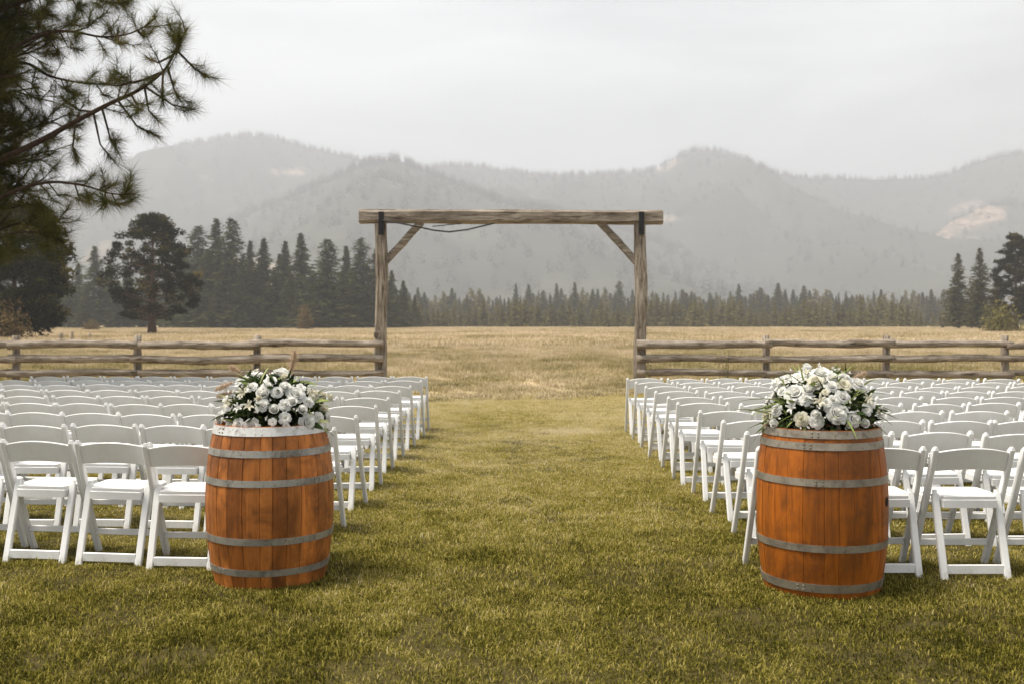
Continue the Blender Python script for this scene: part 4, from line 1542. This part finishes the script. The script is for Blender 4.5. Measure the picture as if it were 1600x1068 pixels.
# ------------------------------------------------------------------ flower arrangements
def petal_np(r, az, r0, z0, width, height, flare, curl, nu=4, nv=4):
    """one cupped petal of a bloom standing around +Z"""
    us = np.linspace(-1, 1, nu + 1); vs_ = np.linspace(0, 1, nv + 1)
    V = []
    for v in vs_:
        rad = r0 + flare * v ** 1.6 + curl * max(0, v - .7) ** 2
        z = z0 + height * (v - .35 * max(0, v - .75) * curl * 30)
        half = width * math.sin(math.pi * min(.5, .12 + .5 * v)) * (1 if v < .7 else 1 - 2.2 * (v - .7) ** 1.3)
        for u in us:
            a = az + u * half / max(rad, .006) * .5
            rr = rad * (1 + .0 * u) + r.normal(0, .0006)
            zz = z - .10 * height * u * u * v
            V.append((rr * math.cos(a), rr * math.sin(a), zz))
    F = []
    for i in range(nv):
        for j in range(nu):
            k = i * (nu + 1) + j
            F.append((k, k + 1, k + nu + 2, k + nu + 1))
    return np.array(V), np.array(F)


def rose_mesh(name, seed, layers, mat, heart=None):
    r = np.random.RandomState(seed)
    VV, FF, AA = [], [], []
    n = 0
    # tight heart: a closed egg of inner petals
    if heart:
        hr, hh = heart
        us = np.linspace(0, 2 * np.pi, 9)[:-1]
        V = [(hr * math.cos(u) * math.sin(p) * (1 + .12 * math.sin(3 * u + 5 * p)), hr * math.sin(u) * math.sin(p) * (1 + .12 * math.sin(3 * u + 5 * p)), hh * .45 + hh * .5 * math.cos(p)) for p in np.linspace(.25, 2.6, 6) for u in us]
        F = [(i * 8 + j, (i + 1) * 8 + j, (i + 1) * 8 + (j + 1) % 8, i * 8 + (j + 1) % 8) for i in range(5) for j in range(8)]
        VV.append(np.array(V)); FF.append(np.array(F)); AA.append(np.full(len(V), .45)); n = len(V)
    for (cnt, r0, z0, w, h, fl, cu, tone) in layers:
        off = r.uniform(0, 6.28)
        for k in range(cnt):
            V, F = petal_np(r, off + 2 * np.pi * k / cnt + r.normal(0, .12), r0 * r.uniform(.92, 1.08), z0 + r.normal(0, .001), w, h * r.uniform(.92, 1.08), fl * r.uniform(.85, 1.15), cu)
            VV.append(V); FF.append(F + n); n += len(V)
            AA.append(np.full(len(V), tone) + (V[:, 2] - z0) / max(h, 1e-4) * .25)
    return np_mesh(name, np.concatenate(VV), np.concatenate(FF), mat, np.clip(np.concatenate(AA), 0, 1), smooth=True)


# a bloom is about 0.09 m across before scaling
FULL = [(3, .003, .018, .020, .026, .003, .0, .05), (4, .008, .014, .034, .030, .004, .0, .25), (4, .014, .008, .056, .034, .006, .02, .45), (5, .021, .001, .066, .038, .008, .05, .6), (5, .028, -.006, .080, .038, .011, .10, .75), (6, .033, -.012, .086, .034, .016, .20, .9)]
BUD = [(3, .004, .018, .022, .030, .001, .0, .3), (4, .011, .008, .048, .040, .002, .0, .5), (4, .018, .000, .066, .044, .003, .02, .7), (5, .023, -.006, .072, .038, .006, .05, .85)]
OPEN = [(4, .005, .014, .022, .016, .005, .0, .1), (5, .012, .010, .050, .022, .014, .06, .5), (6, .018, .002, .066, .026, .024, .10, .75), (6, .020, -.006, .076, .026, .030, .14, .9)]
LILY = [(3, .004, .006, .022, .058, .034, .10, .55), (3, .004, .002, .020, .062, .040, .12, .8)]
ROSES = {m: [rose_mesh('bloom_full_' + m, 1, FULL, M[m], (.019, .040)), rose_mesh('bloom_bud_' + m, 2, BUD, M[m], (.018, .044)), rose_mesh('bloom_open_' + m, 3, OPEN, M[m], (.010, .022)), rose_mesh('bloom_lily_' + m, 4, LILY, M[m]),
             rose_mesh('bloom_full2_' + m, 7, FULL, M[m], (.021, .038))] for m in ('petal', 'cream', 'blush')}


def leaf_mesh(name, L, W, mat, bend=.25, n=6):
    mb = MB()
    vs_, fs = [], []
    for i in range(n + 1):
        t = i / n
        w = W * math.sin(math.pi * min(1, .06 + t * .94)) ** .8
        z = -bend * L * t * t
        vs_ += [(-w / 2, L * t, z + .12 * w), (0, L * t, z), (w / 2, L * t, z + .12 * w)]
    for i in range(n):
        k = i * 3
        fs += [(k, k + 1, k + 4, k + 3), (k + 1, k + 2, k + 5, k + 4)]
    mb.add(vs_, fs)
    return mb.mesh(name, mat, True)


LEAVES = [leaf_mesh('leaf_dark_a', .11, .034, M['leaf_dark']), leaf_mesh('leaf_dark_b', .085, .028, M['leaf_dark'], .4), leaf_mesh('leaf_light_a', .12, .028, M['leaf_light'], .3),
          leaf_mesh('blade_light', .19, .010, M['leaf_light'], .35, 8), leaf_mesh('blade_dark', .17, .012, M['leaf_dark'], .3, 8)]


def plume_mesh(name, L, seed):
    r = np.random.RandomState(seed)
    n = 520
    t = r.beta(1.3, 1.0, n)
    C = np.stack([r.normal(0, .003, n), L * (.22 + .78 * t), r.normal(0, .003, n)], 1)
    wd = .021 * np.sin(np.pi * np.clip(.15 + t * .85, 0, 1)) + .003
    q = r.normal(0, 1, (n, 3)); q[:, 1] = np.abs(q[:, 1]) * .4 + 1.1
    q /= np.linalg.norm(q, axis=1)[:, None]
    tip = C + q * (wd * 2.2)[:, None]
    w = np.cross(q, r.normal(0, 1, (n, 3))); w /= np.linalg.norm(w, axis=1)[:, None]
    V = np.stack([C - w * .0016, C + w * .0016, tip], 1).reshape(-1, 3)
    F = np.arange(n * 3).reshape(-1, 3)
    return np_mesh(name, V, F, M['plume'], np.repeat(r.uniform(0, 1, n), 3))


PLUME = plume_mesh('plume', .22, 3)


def arrangement(base, rx, ry, rz_, blooms, plumes, origin, scale, label, seed, leaf_mix, blades, bloom_scale=1.0):
    root = empty('flower_arrangement', base)
    r = random.Random(seed)
    d0 = base.y

    def dome(px, py):
        """where the line of sight to that bloom meets the dome of flowers"""
        o = Vector((0, 0, CAM_H)) - base
        v = Vector(((px - 800) / 1600, 1, (505 - py) / 1600))
        s = Vector((1 / rx, 1 / ry, 1 / rz_))
        oo = Vector((o.x * s.x, o.y * s.y, o.z * s.z)); vv = Vector((v.x * s.x, v.y * s.y, v.z * s.z))
        A, B, C = vv.dot(vv), 2 * oo.dot(vv), oo.dot(oo) - 1
        disc = B * B - 4 * A * C
        t = (-B - math.sqrt(disc)) / (2 * A) if disc > 0 else -B / (2 * A)
        return o + v * t

    def put(mesh, name, p, nrm, s, spin):
        ob = link(name, mesh, root)
        q = nrm.normalized().to_track_quat('Z', 'Y')
        ob.rotation_euler = (q @ Euler((0, 0, spin)).to_quaternion()).to_euler()
        ob.location = p
        ob.scale = (s, s, s)
        return ob
    kinds = {'r': ('rose', 0), 'b': ('rosebud', 1), 'o': ('open_bloom', 2), 'l': ('lily', 3), 'f': ('rose', 4)}
    spots = []
    for (cx, cy_, dia, kd, mt) in blooms:
        p = dome(origin[0] + cx * scale, origin[1] + cy_ * scale)
        nm, vi = kinds[kd]
        nrm = Vector((p.x / rx ** 2, p.y / ry ** 2, p.z / rz_ ** 2)).normalized()
        nrm = (nrm + Vector((0, -.25, .12))).normalized()
        s = dia * scale / 286 / (.092 if kd in 'rf' else .088 if kd == 'o' else .056 if kd == 'b' else .088) * bloom_scale
        put(ROSES[mt][vi], nm, p - nrm * .030 * s, nrm, s, r.uniform(0, 6.28))
        spots.append(p)
    # the side away from the camera
    for k in range(26):
        az = r.uniform(.15, math.pi - .15); el = r.uniform(.1, 1.35)
        nrm = Vector((math.cos(az) * math.cos(el), math.sin(az) * math.cos(el), math.sin(el)))
        p = Vector((nrm.x * rx, nrm.y * ry, nrm.z * rz_)) * .95
        if min([(p - q).length for q in spots]) < .075:
            continue
        spots.append(p)
        v = r.choice([0, 0, 1, 2, 4])
        put(ROSES[r.choice(['petal', 'petal', 'cream'])][v], ['rose', 'rosebud', 'open_bloom', 'lily', 'rose'][v], p, nrm, r.uniform(.75, 1.1), r.uniform(0, 6))
    # leaves between the blooms
    for k in range(150):
        az = r.uniform(0, 2 * math.pi) if r.random() < .35 else r.uniform(-math.pi, 0)
        el = r.uniform(-.05, 1.25) ** 1.0
        nrm = Vector((math.cos(az) * math.cos(el), math.sin(az) * math.cos(el), math.sin(el)))
        p = Vector((nrm.x * rx, nrm.y * ry, nrm.z * rz_)) * r.uniform(.62, .84)
        p.z = max(p.z, .012)
        vi = r.choices([0, 1, 2, 3, 4], leaf_mix)[0]
        side = Vector((r.gauss(0, 1), r.gauss(0, 1), r.gauss(-.1, .8)))
        d = (nrm * r.uniform(.5, 1.2) + side * .5).normalized()
        ob = link('leaf', LEAVES[vi], root)
        q = d.to_track_quat('Y', 'Z')
        ob.rotation_euler = (q @ Euler((0, r.uniform(-.9, .9), 0)).to_quaternion()).to_euler()
        ob.location = p
        s = r.uniform(.7, 1.15)
        ob.scale = (s, s, s)
    for (cx, cy_, tx, ty, n) in blades:     # sprays of narrow leaves
        p = dome(origin[0] + cx * scale, origin[1] + cy_ * scale) * .8
        e = Vector(((origin[0] + tx * scale - 800) / 1600 * d0, d0, CAM_H + (505 - origin[1] - ty * scale) / 1600 * d0)) - base
        for k in range(n):
            d = (e - p + Vector((r.gauss(0, .04), r.gauss(-.03, .06), r.gauss(.02, .04))))
            ob = link('leaf', LEAVES[3], root)
            ob.rotation_euler = (d.to_track_quat('Y', 'Z') @ Euler((0, r.uniform(-1, 1), 0)).to_quaternion()).to_euler()
            ob.location = p + Vector((r.gauss(0, .02), r.gauss(0, .02), r.gauss(0, .015)))
            s = d.length / .19 * r.uniform(.8, 1.15)
            ob.scale = (1.0, s, s)
    for (ax, ay, bx_, by_, sw) in plumes:
        pa = Vector(((origin[0] + ax * scale - 800) / 1600 * d0, d0, CAM_H + (505 - origin[1] - ay * scale) / 1600 * d0)) - base
        pb = Vector(((origin[0] + bx_ * scale - 800) / 1600 * d0, d0 - .02, CAM_H + (505 - origin[1] - by_ * scale) / 1600 * d0)) - base
        d = pb - pa
        pa = pa - d * .28
        ob = link('plume', PLUME, root)
        ob.rotation_euler = d.to_track_quat('Y', 'Z').to_euler()
        ob.location = pa
        ls = d.length * 1.28 / .22
        ob.scale = (sw, ls, sw)
    # dense small filler greenery and white specks underneath
    nr = np.random.RandomState(seed)
    n = 1500
    g = nr.normal(0, 1, (n, 3)); g /= np.linalg.norm(g, axis=1)[:, None]; g[:, 2] = np.abs(g[:, 2])
    f = nr.uniform(.35, .90, n)
    C = g * np.array([rx, ry, rz_]) * f[:, None]
    C[:, 2] = np.maximum(C[:, 2], .004)
    V, F = leaf_tris(nr, C, .038, 2, 1.7, g, .8)
    V[:, 2] = np.maximum(V[:, 2], -.02)
    fo = link('filler_greenery', np_mesh('filler_greenery', V, F, M['filler'], np.repeat(nr.uniform(0, 1, n * 2), 3)), root)
    fo['kind'] = 'stuff'
    n = 150
    g = nr.normal(0, 1, (n, 3)); g /= np.linalg.norm(g, axis=1)[:, None]; g[:, 2] = np.abs(g[:, 2])
    C = g * np.array([rx, ry, rz_]) * nr.uniform(.88, 1.04, n)[:, None]
    C[:, 2] = np.maximum(C[:, 2], .01)
    V, F = leaf_tris(nr, C, .013, 6, 1.3, g, 1.0)
    fo = link('filler_florets', np_mesh('filler_florets', V, F, M['petal'], np.repeat(nr.uniform(.4, 1, n * 6), 3)), root)
    fo['kind'] = 'stuff'
    tag(root, label, 'flowers')


LFL = [(600, 475, 120, 'b', 'petal'), (590, 600, 108, 'r', 'petal'), (750, 465, 98, 'f', 'petal'), (835, 412, 100, 'b', 'petal'), (955, 482, 145, 'r', 'petal'), (840, 602, 98, 'f', 'petal'), (912, 568, 92, 'b', 'petal'),
       (720, 650, 88, 'b', 'petal'), (838, 745, 98, 'o', 'petal'), (1090, 795, 145, 'f', 'petal'), (475, 848, 132, 'r', 'petal'), (330, 822, 108, 'f', 'petal'), (1022, 655, 86, 'b', 'petal'), (1092, 572, 90, 'r', 'petal'),
       (1150, 490, 112, 'f', 'cream'), (680, 340, 98, 'r', 'petal'), (640, 402, 92, 'f', 'petal'), (450, 292, 105, 'o', 'petal'), (352, 352, 102, 'r', 'petal'), (395, 490, 130, 'l', 'cream'), (462, 622, 110, 'l', 'cream'),
       (350, 640, 105, 'l', 'petal'), (240, 600, 110, 'l', 'cream'), (130, 745, 120, 'r', 'petal'), (1205, 740, 95, 'o', 'petal'), (1300, 735, 88, 'o', 'petal'), (1285, 900, 100, 'l', 'petal'), (835, 312, 80, 'b', 'cream'),
       (705, 790, 66, 'o', 'petal'), (240, 820, 62, 'b', 'petal'), (850, 832, 56, 'o', 'petal'), (480, 410, 92, 'f', 'petal'), (1240, 500, 100, 'r', 'cream'), (1320, 520, 85, 'f', 'cream'), (200, 545, 70, 'o', 'petal'),
       (1010, 420, 80, 'o', 'petal'), (1240, 640, 60, 'b', 'cream'), (545, 250, 50, 'l', 'cream'), (560, 540, 60, 'b', 'cream')]
arrangement(LB + Vector((.02, 0, BH - .002)), .305, .27, .285, LFL,
            [(890, 300, 948, 40, .95), (385, 280, 262, 205, .75), (300, 375, 120, 455, .75), (325, 470, 130, 525, .75)], (320, 540), .15,
            'white roses and dark leaves with tan plumes on the stained barrel', 31, [5, 4, 2, .6, 1], [(560, 360, 570, 250, 3), (240, 560, 150, 520, 4), (1180, 560, 1280, 480, 3), (600, 740, 560, 830, 3)])
RFL = [(480, 340, 185, 'r', 'petal'), (400, 185, 115, 'f', 'petal'), (510, 172, 130, 'o', 'petal'), (760, 132, 190, 'r', 'petal'), (880, 172, 115, 'f', 'petal'), (1012, 182, 115, 'r', 'petal'), (1152, 242, 150, 'f', 'petal'),
       (862, 270, 108, 'f', 'petal'), (620, 312, 105, 'b', 'petal'), (590, 412, 105, 'r', 'petal'), (990, 380, 115, 'f', 'petal'), (886, 426, 95, 'r', 'petal'), (740, 440, 130, 'l', 'cream'), (935, 556, 168, 'r', 'petal'),
       (700, 580, 92, 'b', 'petal'), (712, 652, 108, 'r', 'petal'), (1112, 626, 122, 'f', 'petal'), (1222, 668, 85, 'b', 'petal'), (1246, 520, 105, 'o', 'petal'), (1240, 420, 135, 'l', 'cream'), (545, 622, 120, 'f', 'cream'),
       (440, 512, 110, 'l', 'petal'), (270, 526, 105, 'f', 'petal'), (170, 592, 125, 'r', 'cream'), (252, 666, 85, 'b', 'petal'), (335, 322, 85, 'f', 'petal'), (275, 240, 110, 'l', 'petal'), (700, 220, 135, 'r', 'cream'),
       (1000, 252, 130, 'o', 'cream'), (812, 452, 85, 'o', 'petal'), (1300, 470, 70, 'o', 'petal'), (1050, 690, 55, 'b', 'petal'), (985, 650, 45, 'o', 'petal'), (800, 340, 60, 'o', 'cream'), (600, 140, 80, 'l', 'cream'), (1370, 560, 60, 'o', 'cream')]
arrangement(RB + Vector((.0, 0, BH - .002)), .315, .28, .320, RFL, [(1080, 215, 1215, 138, .75)], (1170, 560), .15,
            'domed white roses with pale grassy sprays on the glossy orange barrel', 47, [4, 3, 2.5, 3, 1.5],
            [(330, 400, 100, 440, 6), (300, 450, 80, 540, 7), (250, 600, 40, 660, 6), (400, 560, 320, 470, 4), (380, 620, 290, 750, 4), (1060, 350, 1290, 330, 7), (1150, 430, 1320, 470, 5), (600, 500, 630, 660, 6), (480, 240, 560, 250, 5),
             (1180, 600, 1360, 630, 5), (300, 260, 250, 150, 3), (1000, 460, 1130, 450, 5)], .94)

# ------------------------------------------------------------------ smoke haze in the valley
hz = MB()
x0, x1, y0, y1, z0, z1 = -4600, 4600, -700, 4900, -1.5, 640
hz.add([(x0, y0, z0), (x1, y0, z0), (x1, y1, z0), (x0, y1, z0), (x0, y0, z1), (x1, y0, z1), (x1, y1, z1), (x0, y1, z1)],
       [(3, 2, 1, 0), (4, 5, 6, 7), (0, 1, 5, 4), (1, 2, 6, 5), (2, 3, 7, 6), (3, 0, 4, 7)])
hm = bpy.data.materials.new('smoke_haze')
hm.use_nodes = True
hn = hm.node_tree.nodes
hn.remove(hn['Principled BSDF'])
pv = hn.new('ShaderNodeVolumePrincipled')
pv.inputs['Color'].default_value = (0.69, 0.715, 0.785, 1)
pv.inputs['Density'].default_value = 0.00043
pv.inputs['Anisotropy'].default_value = 0.25
hm.node_tree.links.new(pv.outputs[0], hn['Material Output'].inputs['Volume'])
ho = hz.build('haze', hm)
tag(ho, 'pale grey wildfire haze lying over the whole valley', 'haze', None, 'stuff')
